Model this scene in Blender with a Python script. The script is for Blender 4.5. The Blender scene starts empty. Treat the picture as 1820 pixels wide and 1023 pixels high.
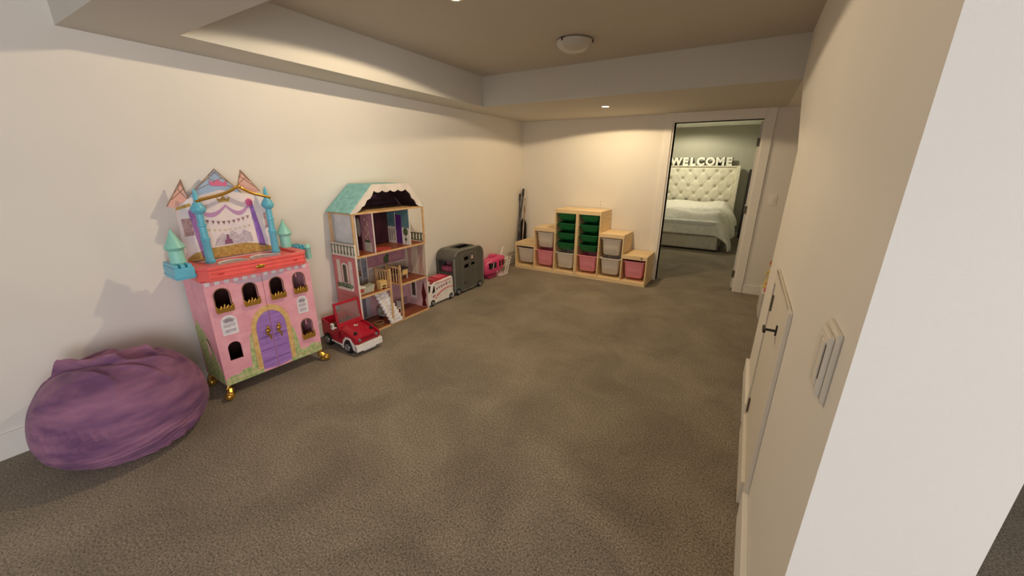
import bpy, math, random
from mathutils import Vector, Matrix, noise
from mathutils.geometry import tessellate_polygon
random.seed(4)
PI = math.pi
COL = bpy.context.scene.collection

# ------------------------------------------------------------------ materials
def s2l(c):
    return tuple(((v / 12.92) if v <= 0.04045 else ((v + 0.055) / 1.055) ** 2.4) for v in c)
MATS = {}
def mat(name, rgb, rough=0.6, metal=0.0, var=0.06, scale=12.0, bump=0.0, bscale=60.0, alpha=1.0,
        sheen=0.0, emit=0.0, trans=0.0, rgb2=None, brick=None, spec=0.5, stretch=None, coat=0.0):
    """rgb given as sRGB 0-1; a noise texture always varies the colour a little"""
    if name in MATS:
        return MATS[name]
    m = bpy.data.materials.new(name)
    m.use_nodes = True
    nt = m.node_tree
    b = nt.nodes['Principled BSDF']
    b.inputs['Roughness'].default_value = rough
    b.inputs['Metallic'].default_value = metal
    b.inputs['Specular IOR Level'].default_value = spec
    b.inputs['Alpha'].default_value = alpha
    b.inputs['Transmission Weight'].default_value = trans
    b.inputs['Coat Weight'].default_value = coat
    if sheen:
        b.inputs['Sheen Weight'].default_value = sheen
        b.inputs['Sheen Roughness'].default_value = 0.4
    c = s2l(rgb)
    c2 = s2l(rgb2) if rgb2 else tuple(max(0, v * (1 - var * 2.2)) for v in c)
    tc = nt.nodes.new('ShaderNodeTexCoord')
    mp = nt.nodes.new('ShaderNodeMapping')
    if stretch:
        mp.inputs['Scale'].default_value = stretch
    nt.links.new(tc.outputs['Object'], mp.inputs['Vector'])
    n = nt.nodes.new('ShaderNodeTexNoise')
    n.inputs['Scale'].default_value = scale
    n.inputs['Detail'].default_value = 3
    nt.links.new(mp.outputs['Vector'], n.inputs['Vector'])
    r = nt.nodes.new('ShaderNodeValToRGB')
    r.color_ramp.elements[0].position = 0.35
    r.color_ramp.elements[0].color = (*c2, 1)
    r.color_ramp.elements[1].position = 0.65
    r.color_ramp.elements[1].color = (*c, 1)
    nt.links.new(n.outputs['Fac'], r.inputs['Fac'])
    out = r.outputs['Color']
    if brick:
        bt = nt.nodes.new('ShaderNodeTexBrick')
        rot = nt.nodes.new('ShaderNodeMapping')
        rot.inputs['Rotation'].default_value = (PI / 2, 0, 0)
        nt.links.new(tc.outputs['Object'], rot.inputs['Vector'])
        nt.links.new(rot.outputs['Vector'], bt.inputs['Vector'])
        bt.inputs['Scale'].default_value = brick[0]
        bt.inputs['Mortar Size'].default_value = 0.012
        bt.inputs['Color1'].default_value = (1, 1, 1, 1)
        bt.inputs['Color2'].default_value = (0.93, 0.9, 0.93, 1)
        bt.inputs['Mortar'].default_value = (*brick[1], 1)
        mx = nt.nodes.new('ShaderNodeMixRGB')
        mx.blend_type = 'MULTIPLY'
        mx.inputs['Fac'].default_value = 1
        nt.links.new(out, mx.inputs['Color1'])
        nt.links.new(bt.outputs['Color'], mx.inputs['Color2'])
        out = mx.outputs['Color']
    nt.links.new(out, b.inputs['Base Color'])
    if bump:
        n2 = nt.nodes.new('ShaderNodeTexNoise')
        n2.inputs['Scale'].default_value = bscale
        n2.inputs['Detail'].default_value = 4
        nt.links.new(mp.outputs['Vector'], n2.inputs['Vector'])
        bp = nt.nodes.new('ShaderNodeBump')
        bp.inputs['Strength'].default_value = bump
        bp.inputs['Distance'].default_value = 0.01
        nt.links.new(n2.outputs['Fac'], bp.inputs['Height'])
        nt.links.new(bp.outputs['Normal'], b.inputs['Normal'])
    if emit:
        b.inputs['Emission Color'].default_value = (*c, 1)
        b.inputs['Emission Strength'].default_value = emit
    MATS[name] = m
    return m

def carpet_mat():
    m = bpy.data.materials.new('carpet_pile')
    m.use_nodes = True
    nt = m.node_tree
    N = nt.nodes.new
    L = nt.links.new
    b = nt.nodes['Principled BSDF']
    b.inputs['Roughness'].default_value = 1.0
    b.inputs['Specular IOR Level'].default_value = 0.05
    b.inputs['Sheen Weight'].default_value = 0.15
    tc = N('ShaderNodeTexCoord')
    f = N('ShaderNodeTexNoise'); f.inputs['Scale'].default_value = 115; f.inputs['Detail'].default_value = 5; f.inputs['Roughness'].default_value = .9
    L(tc.outputs['Object'], f.inputs['Vector'])
    r = N('ShaderNodeValToRGB')
    e = r.color_ramp.elements
    e[0].position = 0.36; e[0].color = (*s2l(CARPET_D), 1)
    e[1].position = 0.64; e[1].color = (*s2l(CARPET_L), 1)
    L(f.outputs['Fac'], r.inputs['Fac'])
    # softly brushed patches of pile
    g = N('ShaderNodeTexNoise'); g.inputs['Scale'].default_value = 1.9; g.inputs['Detail'].default_value = 7; g.inputs['Roughness'].default_value = .62; g.inputs['Distortion'].default_value = .5
    L(tc.outputs['Object'], g.inputs['Vector'])
    r2 = N('ShaderNodeValToRGB')
    e = r2.color_ramp.elements
    e[0].position = 0.36; e[0].color = (.78, .77, .75, 1)
    e[1].position = 0.64; e[1].color = (1.12, 1.11, 1.09, 1)
    L(g.outputs['Fac'], r2.inputs['Fac'])
    mx = N('ShaderNodeMixRGB'); mx.blend_type = 'MULTIPLY'; mx.inputs['Fac'].default_value = 1
    L(r.outputs['Color'], mx.inputs['Color1']); L(r2.outputs['Color'], mx.inputs['Color2'])
    L(mx.outputs['Color'], b.inputs['Base Color'])
    bp = N('ShaderNodeBump'); bp.inputs['Strength'].default_value = .6; bp.inputs['Distance'].default_value = .006
    L(f.outputs['Fac'], bp.inputs['Height']); L(bp.outputs['Normal'], b.inputs['Normal'])
    return m
CARPET_D = (.15, .135, .115)
CARPET_L = (.745, .69, .61)

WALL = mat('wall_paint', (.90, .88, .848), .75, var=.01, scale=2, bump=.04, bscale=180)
SOFF = mat('soffit_paint_shaded', (.80, .785, .75), .8, var=.01, scale=2)  # darker than the walls: dimness of the soffit faces put into the colour
CEIL = mat('ceiling_paint_shaded', (.76, .735, .69), .85, var=.01, scale=2)  # shade of the ceiling painted in as a darker tone
TRIM = mat('trim_paint', (.92, .90, .865), .45, var=.01)
TRIM2 = mat('trim_paint_warm', (.89, .862, .81), .5, var=.01)
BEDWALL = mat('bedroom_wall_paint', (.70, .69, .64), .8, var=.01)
PINE = mat('pine', (.95, .85, .68), .5, rgb2=(.91, .79, .60), scale=5, stretch=(1, 1, 9), bump=.03)
PINEH = mat('pine_flat', (.95, .85, .68), .5, rgb2=(.91, .79, .60), scale=5, stretch=(1, 9, 9), bump=.03)
GREEN = mat('green_plastic', (.07, .42, .21), .35)
PINKP = mat('pink_plastic', (.93, .50, .60), .4)
GREYP = mat('white_plastic', (.82, .80, .77), .4)
GOLD = mat('gold_plastic', (.80, .62, .28), .28, metal=.75)
BLACK = mat('black_rubber', (.05, .05, .055), .55)
DARK = mat('dark_inside', (.06, .045, .04), .7)
CHROME = mat('silver_plastic', (.62, .62, .64), .3, metal=.6)
WHITE = mat('white_toy_plastic', (.93, .91, .89), .35)

# ------------------------------------------------------------------ mesh helper
class MB:
    def __init__(s):
        s.v = []; s.f = []; s.m = []; s.mats = []
        s.M = None
    def mi(s, m):
        if m is None:
            m = s.mats[0] if s.mats else None
        if m not in s.mats:
            s.mats.append(m)
        return s.mats.index(m)
    def add(s, vs, fs, m=None):
        o = len(s.v)
        s.v += [tuple(s.M @ Vector(p)) if s.M else tuple(p) for p in vs]
        s.f += [tuple(i + o for i in f) for f in fs]
        s.m += [s.mi(m)] * len(fs)
        return s
    def box(s, a, b, m=None):
        x0, y0, z0 = a; x1, y1, z1 = b
        vs = [(x0, y0, z0), (x1, y0, z0), (x1, y1, z0), (x0, y1, z0), (x0, y0, z1), (x1, y0, z1), (x1, y1, z1), (x0, y1, z1)]
        return s.add(vs, [(0, 3, 2, 1), (4, 5, 6, 7), (0, 1, 5, 4), (1, 2, 6, 5), (2, 3, 7, 6), (3, 0, 4, 7)], m)
    def poly(s, outer, a0, a1, holes=(), axis='y', m=None):
        """flat polygon with holes, extruded along axis from a0 to a1. axis y: pts are (x,z); x: (y,z); z: (x,y)"""
        loops = [list(outer)] + [list(h) for h in holes]
        tri = tessellate_polygon([[Vector((p[0], p[1], 0)) for p in l] for l in loops])
        flat = [p for l in loops for p in l]
        def P(p, a):
            return (p[0], a, p[1]) if axis == 'y' else ((a, p[0], p[1]) if axis == 'x' else (p[0], p[1], a))
        n = len(flat)
        vs = [P(p, a0) for p in flat] + [P(p, a1) for p in flat]
        fs = [tuple(t) for t in tri] + [tuple(i + n for i in reversed(t)) for t in tri]
        o = 0
        for l in loops:
            k = len(l)
            for i in range(k):
                j = (i + 1) % k
                fs.append((o + i, o + i + n, o + j + n, o + j))
            o += k
        return s.add(vs, fs, m)
    def lathe(s, prof, c=(0, 0, 0), seg=20, m=None, axis='z', caps=True):
        vs = []; fs = []
        n = len(prof)
        for i in range(seg):
            a = 2 * PI * i / seg
            for r, h in prof:
                p = (r * math.cos(a), r * math.sin(a), h)
                if axis == 'x': p = (p[2], p[0], p[1])
                if axis == 'y': p = (p[0], p[2], p[1])
                vs.append((p[0] + c[0], p[1] + c[1], p[2] + c[2]))
        for i in range(seg):
            j = (i + 1) % seg
            for k in range(n - 1):
                fs.append((i * n + k, j * n + k, j * n + k + 1, i * n + k + 1))
        if caps:
            if prof[0][0] > 1e-6: fs.append(tuple(i * n for i in reversed(range(seg))))
            if prof[-1][0] > 1e-6: fs.append(tuple(i * n + n - 1 for i in range(seg)))
        return s.add(vs, fs, m)
    def tube(s, pts, r, seg=8, m=None):
        pts = [Vector(p) for p in pts]
        rr = r if isinstance(r, (list, tuple)) else [r] * len(pts)
        vs = []; fs = []
        for i, p in enumerate(pts):
            d = (pts[min(i + 1, len(pts) - 1)] - pts[max(i - 1, 0)]).normalized()
            up = Vector((0, 0, 1)) if abs(d.z) < .9 else Vector((1, 0, 0))
            a = d.cross(up).normalized(); b = a.cross(d)
            for k in range(seg):
                t = 2 * PI * k / seg
                vs.append(p + a * rr[i] * math.cos(t) + b * rr[i] * math.sin(t))
        for i in range(len(pts) - 1):
            for k in range(seg):
                l = (k + 1) % seg
                fs.append((i * seg + k, i * seg + l, (i + 1) * seg + l, (i + 1) * seg + k))
        fs.append(tuple(reversed(range(seg))))
        fs.append(tuple((len(pts) - 1) * seg + k for k in range(seg)))
        return s.add(vs, fs, m)
    def ball(s, c, r, m=None, sc=(1, 1, 1), seg=14, rings=9):
        prof = [(math.sin(PI * i / rings) * r, -math.cos(PI * i / rings) * r) for i in range(rings + 1)]
        prof[0] = (0, -r); prof[-1] = (0, r)
        vs = []; fs = []
        n = len(prof)
        for i in range(seg):
            a = 2 * PI * i / seg
            for q, h in prof:
                vs.append((q * math.cos(a) * sc[0] + c[0], q * math.sin(a) * sc[1] + c[1], h * sc[2] + c[2]))
        for i in range(seg):
            j = (i + 1) % seg
            for k in range(n - 1):
                fs.append((i * n + k, j * n + k, j * n + k + 1, i * n + k + 1))
        return s.add(vs, fs, m)
    def build(s, name, m=None, parent=None, bevel=0.0, smooth=False, seg=2):
        me = bpy.data.meshes.new(name)
        me.from_pydata(s.v, [], s.f)
        mats = [x for x in s.mats]
        if m is not None:
            mats = [m if x is None else x for x in mats] or [m]
        for x in mats:
            me.materials.append(x)
        for p, i in zip(me.polygons, s.m):
            p.material_index = i
            p.use_smooth = smooth
        me.update()
        import bmesh
        bm = bmesh.new(); bm.from_mesh(me)
        bmesh.ops.remove_doubles(bm, verts=bm.verts, dist=1e-5)
        bmesh.ops.recalc_face_normals(bm, faces=bm.faces)
        bm.to_mesh(me); bm.free()
        if smooth:
            try: me.set_sharp_from_angle(angle=math.radians(40))
            except Exception: pass
        o = bpy.data.objects.new(name, me)
        COL.objects.link(o)
        if parent: o.parent = parent
        if bevel:
            md = o.modifiers.new('bevel', 'BEVEL'); md.width = bevel; md.segments = seg; md.limit_method = 'ANGLE'
            md.angle_limit = math.radians(35)
        return o

def tag(o, label=None, cat=None, group=None, kind=None):
    if label: o['label'] = label
    if cat: o['category'] = cat
    if group: o['group'] = group
    if kind: o['kind'] = kind
    return o
def thing(name, loc, rot, label, cat, group=None):
    o = bpy.data.objects.new(name, None); COL.objects.link(o)
    o.empty_display_size = .05
    o.location = loc; o.rotation_euler = (0, 0, math.radians(rot))
    return tag(o, label, cat, group)
def struct(name, mb, m, bevel=0, parent=None):
    o = mb.build(name, m, parent, bevel)
    if parent is None: o['kind'] = 'structure'
    return o
def B(name, a, b, m, parent=None, bevel=0.0):
    return MB().box(a, b).build(name, m, parent, bevel)
def arch(u0, u1, z0, z1, n=8, flat=.5):
    """closed outline of an arched opening in (u,z)"""
    r = (u1 - u0) / 2; c = (u0 + u1) / 2; h = min(z1 - z0, r * 2 * flat)
    pts = [(u0, z0), (u1, z0)]
    for i in range(n + 1):
        a = PI * i / n
        pts.append((c + r * math.cos(a), z1 - h + h * math.sin(a)))
    return pts
def copy_tree(o, parent=None):
    c = o.copy(); COL.objects.link(c)
    if parent: c.parent = parent
    for ch in list(o.children): copy_tree(ch, c)
    return c

# ------------------------------------------------------------------ the room (metres; left wall x=0, camera near y=0)
D = 5.44; ZC = 2.459; ZS = 2.151; SX = .369; YS = 3.895; W = 3.339; YE = .861; XE = 3.589
XD1, XD2, ZD = 2.199, 3.145, 2.043
RY = -3.6; RX = 6.2
struct('floor', MB().box((-.12, RY - .12, -.1), (RX, 10.4, 0)), carpet_mat())
struct('wall_left', MB().box((-.12, RY, 0), (0, D + .12, 2.6)), WALL)
mb = MB()
mb.poly([(0, 0), (XD1, 0), (XD1, ZD), (XD2, ZD), (XD2, 0), (4.6, 0), (4.6, 2.6), (0, 2.6)], D, D + .12)
struct('wall_back', mb, WALL)
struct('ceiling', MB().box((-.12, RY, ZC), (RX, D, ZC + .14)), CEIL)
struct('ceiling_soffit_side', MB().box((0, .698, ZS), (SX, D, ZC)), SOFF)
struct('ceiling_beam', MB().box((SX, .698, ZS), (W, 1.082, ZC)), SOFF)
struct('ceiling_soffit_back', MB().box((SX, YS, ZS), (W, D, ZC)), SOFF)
# right wall with the slanted head of the nook opening
mb = MB().poly([(YE, 0), (3.13, 0), (2.985, 1.60), (3.80, 2.10), (3.895, ZS), (D, ZS), (D, ZC), (YE, ZC)], W, XE, axis='x')
struct('wall_right', mb, WALL)
# nook beyond the opening, and the space on the far side of the right wall
struct('wall_nook', MB().box((4.5, 3.2, 0), (4.6, D, ZC)).box((XE, 3.13, 0), (4.6, 3.23, ZC)), WALL)
struct('wall_far_right', MB().poly([(RY, 0), (D, 0), (D, ZC), (RY, ZC)], RX, RX + .1, holes=[[(-3.2, .12), (-.6, .12), (-.6, 2.08), (-3.2, 2.08)]], axis='x'), WALL)
wf = MB()
for y in (-3.2, -1.92, -.65): wf.box((RX + .02, y, .12), (RX + .05, y + .05, 2.08))
wf.box((RX + .02, -3.2, .12), (RX + .05, -.6, .17)).box((RX + .02, -3.2, 2.03), (RX + .05, -.6, 2.08))
struct('window_2', wf, TRIM)
struct('wall_rear', MB().poly([(0, 0), (RX, 0), (RX, ZC), (0, ZC)], RY - .12, RY, holes=[[(1.3, .75), (4.6, .75), (4.6, 2.15), (1.3, 2.15)]]), WALL)
wf = MB()
for x in (1.3, 2.38, 3.48, 4.56): wf.box((x, RY - .08, .75), (x + .04, RY - .03, 2.15))
wf.box((1.3, RY - .08, .75), (4.6, RY - .03, .79)).box((1.3, RY - .08, 2.11), (4.6, RY - .03, 2.15))
struct('window_1', wf, TRIM)
# baseboards and trim
bb = lambda n, a, b: struct(n, MB().box(a, b), TRIM, .003)
bb('baseboard_left', (0, RY, 0), (.014, D, .14))
bb('baseboard_back', (.014, D - .014, 0), (2.09, D, .112))
bb('baseboard_nook', (3.262, D - .014, 0), (4.5, D, .112))
bb('baseboard_right_far', (W - .022, 2.44, 0), (W, 3.13, .13))
bb('baseboard_right_near', (W - .022, YE, 0), (W, 1.645, .15))
tr = MB().box((XD1 - .022, D - .004, 0), (XD1, D + .13, ZD + .02)).box((XD2, D - .004, 0), (XD2 + .02, D + .13, ZD + .02)).box((XD1, D - .004, ZD), (XD2, D + .13, ZD + .02))
struct('trim_1', tr, TRIM)
cs = MB().box((XD1 - .11, D - .018, 0), (XD1 - .02, D, ZS)).box((XD2 + .018, D - .018, 0), (XD2 + .11, D, ZS)).box((XD1 - .02, D - .018, ZD + .018), (XD2 + .018, D, ZS))
struct('trim_2', cs, TRIM, .003)
# door leaf, swung open into the bedroom
dl = MB().box((0, 0, .012), (.038, .80, 2.03))
do = struct('door_1', dl, TRIM, .002); do.location = (3.122, D + .125, 0); do.rotation_euler = (0, 0, math.radians(-3))
for z in (.20, 1.02, 1.80):
    B('hinge', (-.008, -.012, z - .045), (.03, .0, z + .045), mat('hinge_bronze', (.42, .38, .32), .45, metal=.5), do)
B('handle', (-.05, .72, 1.0), (-.0, .75, 1.03), CHROME, do)

# low access door in the right wall
ad = B('door_2', (W - .010, 1.715, .0), (W, 2.375, .915), TRIM2, None, .002); ad['kind'] = 'structure'
af = MB().box((W - .016, 1.645, 0), (W, 1.71, .985)).box((W - .016, 2.38, 0), (W, 2.44, .985)).box((W - .016, 1.71, .92), (W, 2.38, .985))
struct('casing', af, TRIM2, .003, ad)
B('baseboard', (W - .026, 1.74, .0), (W - .010, 2.34, .125), TRIM2, ad, .002)
for z in (.16, .78):
    B('hinge', (W - .020, 2.30, z), (W - .009, 2.318, z + .085), mat('hinge_bronze', (.42, .38, .32), .45, metal=.5), ad)
h = MB().box((W - .016, 1.885, .80), (W - .010, 1.90, .845)).tube([(W - .012, 1.892, .82), (W - .055, 1.892, .82)], .006)
h.box((W - .062, 1.865, .812), (W - .052, 1.925, .828))
h.build('handle', mat('dark_metal', (.25, .24, .23), .35, metal=.8), ad)

# bedroom
struct('wall_bedroom_back', MB().box((.3, 10.2, 0), (3.4, 10.3, 2.5)), BEDWALL)
struct('wall_bedroom_right', MB().box((3.24, D + .12, 0), (3.36, 10.2, 2.5)), BEDWALL)
struct('wall_bedroom_left', MB().box((.3, D + .12, 0), (.4, 10.2, 2.5)), BEDWALL)
struct('ceiling_bedroom', MB().box((.3, D + .12, 2.42), (3.4, 10.3, 2.5)), mat('bedroom_ceiling_paint', (.93, .93, .90), .8))
bb('baseboard_bedroom', (.4, 10.186, 0), (3.24, 10.2, .112))

# ------------------------------------------------------------------ lamps
def dome(loc, r, label, glow=0):
    t = thing('ceiling_light', loc, 0, label, 'ceiling light', 'flush glass ceiling lights')
    MB().lathe([(0, 0), (r * .8, 0), (r * .8, -.015), (0, -.016)]).build('base_plate', mat('lamp_plate', (.72, .70, .68), .4, metal=.3), t, smooth=True)
    pr = [(r, -.012), (r * .99, -.02), (r * .93, -.042), (r * .78, -.063), (r * .5, -.082), (r * .2, -.09), (0, -.092)]
    gm = mat('lamp_glass_lit', (1, .93, .82), .4, emit=1.4) if glow else mat('lamp_glass', (.80, .78, .75), .25, var=.03, alpha=.92)
    MB().lathe(pr, seg=32, caps=False).build('glass_shade', gm, t, smooth=True)
    for a in (.2, 2.3, 4.4):
        cx, cy = r * math.cos(a), r * math.sin(a)
        MB().tube([(cx * .85, cy * .85, -.004), (cx * 1.02, cy * 1.02, -.012), (cx * 1.0, cy * 1.0, -.028)], .006).build('clip', mat('clip_brass', (.3, .22, .14), .4, metal=.6), t)
    return t
dome((1.745, 3.215, ZC), .145, 'unlit frosted glass dome light on the ceiling in front of the back soffit')
def downlight(loc, label, e):
    t = thing('downlight', loc, 0, label, 'downlight', 'small round recessed downlights')
    MB().lathe([(.036, -.004), (.052, -.004), (.055, 0)], caps=False, seg=24).build('trim_ring', TRIM, t, smooth=True)
    MB().lathe([(0, -.003), (.037, -.003)], caps=False, seg=24).build('lens', mat('lens_%d' % e, (1, .93, .78), .4, emit=e), t)
    return t
downlight((1.43, 2.12, ZC), 'glowing recessed downlight in the raised ceiling near the beam', 32)
downlight((1.602, 4.511, ZS), 'glowing recessed downlight in the soffit above the storage steps', 30)
downlight((1.875, 9.18, 2.42), 'glowing recessed downlight in the bedroom ceiling above the bed', 31)

# ------------------------------------------------------------------ wall plates
def plate(name, loc, rot, w, h, label, cat, kind):
    t = thing(name, loc, rot, label, cat)
    MB().box((-w / 2, -.006, -h / 2), (w / 2, 0, h / 2)).build('cover_plate', TRIM, t, .002)
    if kind == 'outlet':
        for dz in (-.022, .022):
            MB().lathe([(0, -.009), (.014, -.009), (.016, -.006)], (0, 0, dz), axis='y').build('socket', mat('socket_ivory', (.85, .82, .76), .4), t)
    else:
        MB().box((-.017, -.011, -.032), (.017, -.005, .032)).build('rocker', TRIM, t, .002)
    return t
plate('wall_outlet', (1.33, D, 1.01), 0, .072, .115, 'white wall outlet above the top of the storage steps', 'outlet', 'outlet')
plate('light_switch', (3.383, D, 1.155), 0, .075, .118, 'white light switch on the back wall right of the bedroom door', 'switch', 'switch')
# bigger control plate on the right wall
t = thing('wall_control', (W, 1.01, 1.085), -90, 'raised white switch box on the right wall near the camera', 'switch')
MB().box((-.060, -.010, -.082), (.060, 0, .082)).build('cover_plate', TRIM2, t, .003)
MB().box((-.050, -.020, -.070), (.050, -.010, .070)).build('body', TRIM2, t, .003)
MB().box((-.034, -.024, -.055), (-.004, -.019, .055)).build('rocker', TRIM2, t, .002)
MB().box((.006, -.024, -.055), (.036, -.019, .055)).build('rocker', TRIM2, t, .002)
MB().box((.040, -.0215, -.03), (.043, -.0195, .05)).build('slider_slot', mat('slot_grey', (.4, .36, .32), .6), t)

# ------------------------------------------------------------------ storage steps
def storage(x0, flip, label):
    yf = 4.981; dep = .44
    t = thing('stepped_storage_unit', (x0, yf, 0), 0, label, 'storage unit', 'pine stepped storage units')
    hs = [.402, .656, .94]
    if flip: hs = hs[::-1]
    T = .018
    xs = [0, .33, .66, .99]
    for i, x in enumerate(xs):
        h = max(hs[max(0, i - 1)], hs[min(2, i)])
        a = x if i == 0 else x - T / 2
        if i == 3: a = x - T
        B('side_panel', (a, 0.002, 0.0), (a + T, dep, h), PINE, t, .002)
    for i in range(3):
        a = xs[i] + (T if i == 0 else T / 2); b = xs[i + 1] - (T if i == 2 else T / 2)
        h = hs[i]
        B('top_board', (a, 0.002, h - .022), (b, dep, h - .001), PINEH, t, .002)
        B('front_rail', (a, .001, h - .052), (b, .018, h - .0222), PINEH, t, .001)
        B('bottom_shelf', (a, .02, .045), (b, dep, .058), PINEH, t)
        B('back_strip', (a, dep - .014, .058), (b, dep, h - .024), PINE, t)
        n = 2 if i != (0 if flip else 2) else 6
        for z in [.322 - .008, .592 - .008] if h > .5 and h < .9 else ([.322 - .008] if h < .5 else [.322 - .008, .462, .601, .740, .879]):
            for q in (a, b - .006):
                B('bin_rail', (q, .03, z - .012), (q + .006, dep - .03, z), PINE, t)
    B('plinth', (0, .004, 0), (.99, .020, .045), PINEH, t)
    return t, yf
def make_bin(w, h, m, kind):
    t = bpy.data.objects.new('storage_bin', None); COL.objects.link(t)
    # tub hangs from a rim at z=0; front faces -y
    hw = w / 2; d = .40
    def ring(z, s, inset):
        r = .03
        pts = []
        a = hw - s; y0 = inset; y1 = d - s
        for cx, cy, st in ((a - r, y1 - r, 0), (-a + r, y1 - r, 90), (-a + r, y0 + r, 180), (a - r, y0 + r, 270)):
            for k in range(5):
                an = math.radians(st + 22.5 * k)
                pts.append((cx + r * math.cos(an), cy + r * math.sin(an), z))
        return pts
    L = [ring(-.008, .012, .012), ring(-.02, .014, .016), ring(-h * .5, .022, .026), ring(-h + .012, .034, .036), ring(-h, .046, .048)]
    vs = [p for l in L for p in l]; n = 20
    fs = []
    for k in range(len(L) - 1):
        for i in range(n):
            j = (i + 1) % n
            fs.append((k * n + i, k * n + j, (k + 1) * n + j, (k + 1) * n + i))
    fs.append(tuple((len(L) - 1) * n + i for i in range(n)))
    mb = MB(); mb.add(vs, fs)
    # inside skin
    L2 = [ring(-.008, .016, .016), ring(-h + .004, .050, .054)]
    vs = [p for l in L2 for p in l]
    fs = [(i, n + i, n + (i + 1) % n, (i + 1) % n) for i in range(n)] + [tuple(n + i for i in reversed(range(n)))]
    mb.add(vs, fs)
    mb.build('tub', m, t, smooth=True)
    rim = MB()
    def rr(o, r):
        pts = []
        a = hw - o; y0 = o; y1 = d - o
        for cx, cy, st in ((a - r, y1 - r, 0), (-a + r, y1 - r, 90), (-a + r, y0 + r, 180), (a - r, y0 + r, 270)):
            for k in range(5):
                an = math.radians(st + 22.5 * k); pts.append((cx + r * math.cos(an), cy + r * math.sin(an)))
        return pts
    rim.poly(rr(0, .03), -.010, 0, holes=[rr(.016, .02)], axis='z')
    rim.build('rim', m if kind != 'grey' else mat('bin_rim_white', (.92, .90, .88), .35), t, .002)
    return t
storage(.172, False, 'pine stepped storage unit rising to the right, against the left corner')
right_unit, _ = storage(1.164, True, 'pine stepped storage unit stepping down towards the bedroom door')
bins = {}
TR = mat('green_bin_plastic', (.09, .44, .24), .3, var=.03)
PK = mat('pink_bin_plastic', (.96, .60, .66), .4, var=.03)
GR = mat('grey_bin_plastic', (.87, .83, .78), .4, var=.03)
protos = {'small green': make_bin(.286, .100, TR, 'green'), 'pink': make_bin(.286, .228, PK, 'pink'), 'grey': make_bin(.286, .228, GR, 'grey')}
used = set()
def put_bin(kind, cx, z, label, group):
    o = protos[kind]
    if kind in used: o = copy_tree(protos[kind])
    used.add(kind)
    o.location = (cx, 4.990, z)
    tag(o, label, 'storage bin', group)
c = [.172 + .169, .172 + .495, .172 + .8205, 1.164 + .1695, 1.164 + .495, 1.164 + .8205]
G1, G2, G3 = 'small green bins in the tall columns', 'pink bins in the bottom row', 'grey white bins in the storage steps'
put_bin('grey', c[0], .322, 'pale grey bin alone in the lowest step beside the left wall', G3)
put_bin('grey', c[1], .592, 'pale grey bin directly above a pink bin in the left unit', G3)
put_bin('pink', c[1], .322, 'pink bin under a pale grey bin in the left storage unit', G2)
put_bin('grey', c[2], .322, 'pale grey bin under four green bins', G3)
put_bin('pink', c[3], .322, 'pink bin under four green bins', G2)
put_bin('grey', c[4], .592, 'upper of two pale grey bins stacked in one column', G3)
put_bin('grey', c[4], .322, 'lower of two pale grey bins stacked in one column', G3)
put_bin('pink', c[5], .322, 'pink bin alone in the lowest step nearest the bedroom door', G2)
for k, (nm) in enumerate(('topmost', 'second from the top', 'third from the top', 'lowest')):
    z = [.879, .740, .601, .462][k] + .008
    put_bin('small green', c[2], z, 'shallow green bin, %s in the column above the grey bin' % nm, G1)
    put_bin('small green', c[3], z, 'shallow green bin, %s in the column above the pink bin' % nm, G1)
MB().poly([(.900, .384), (.912, .388), (.934, .370), (.922, .364)], -.0008, .001).build('dark_sticker', DARK, right_unit)

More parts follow.
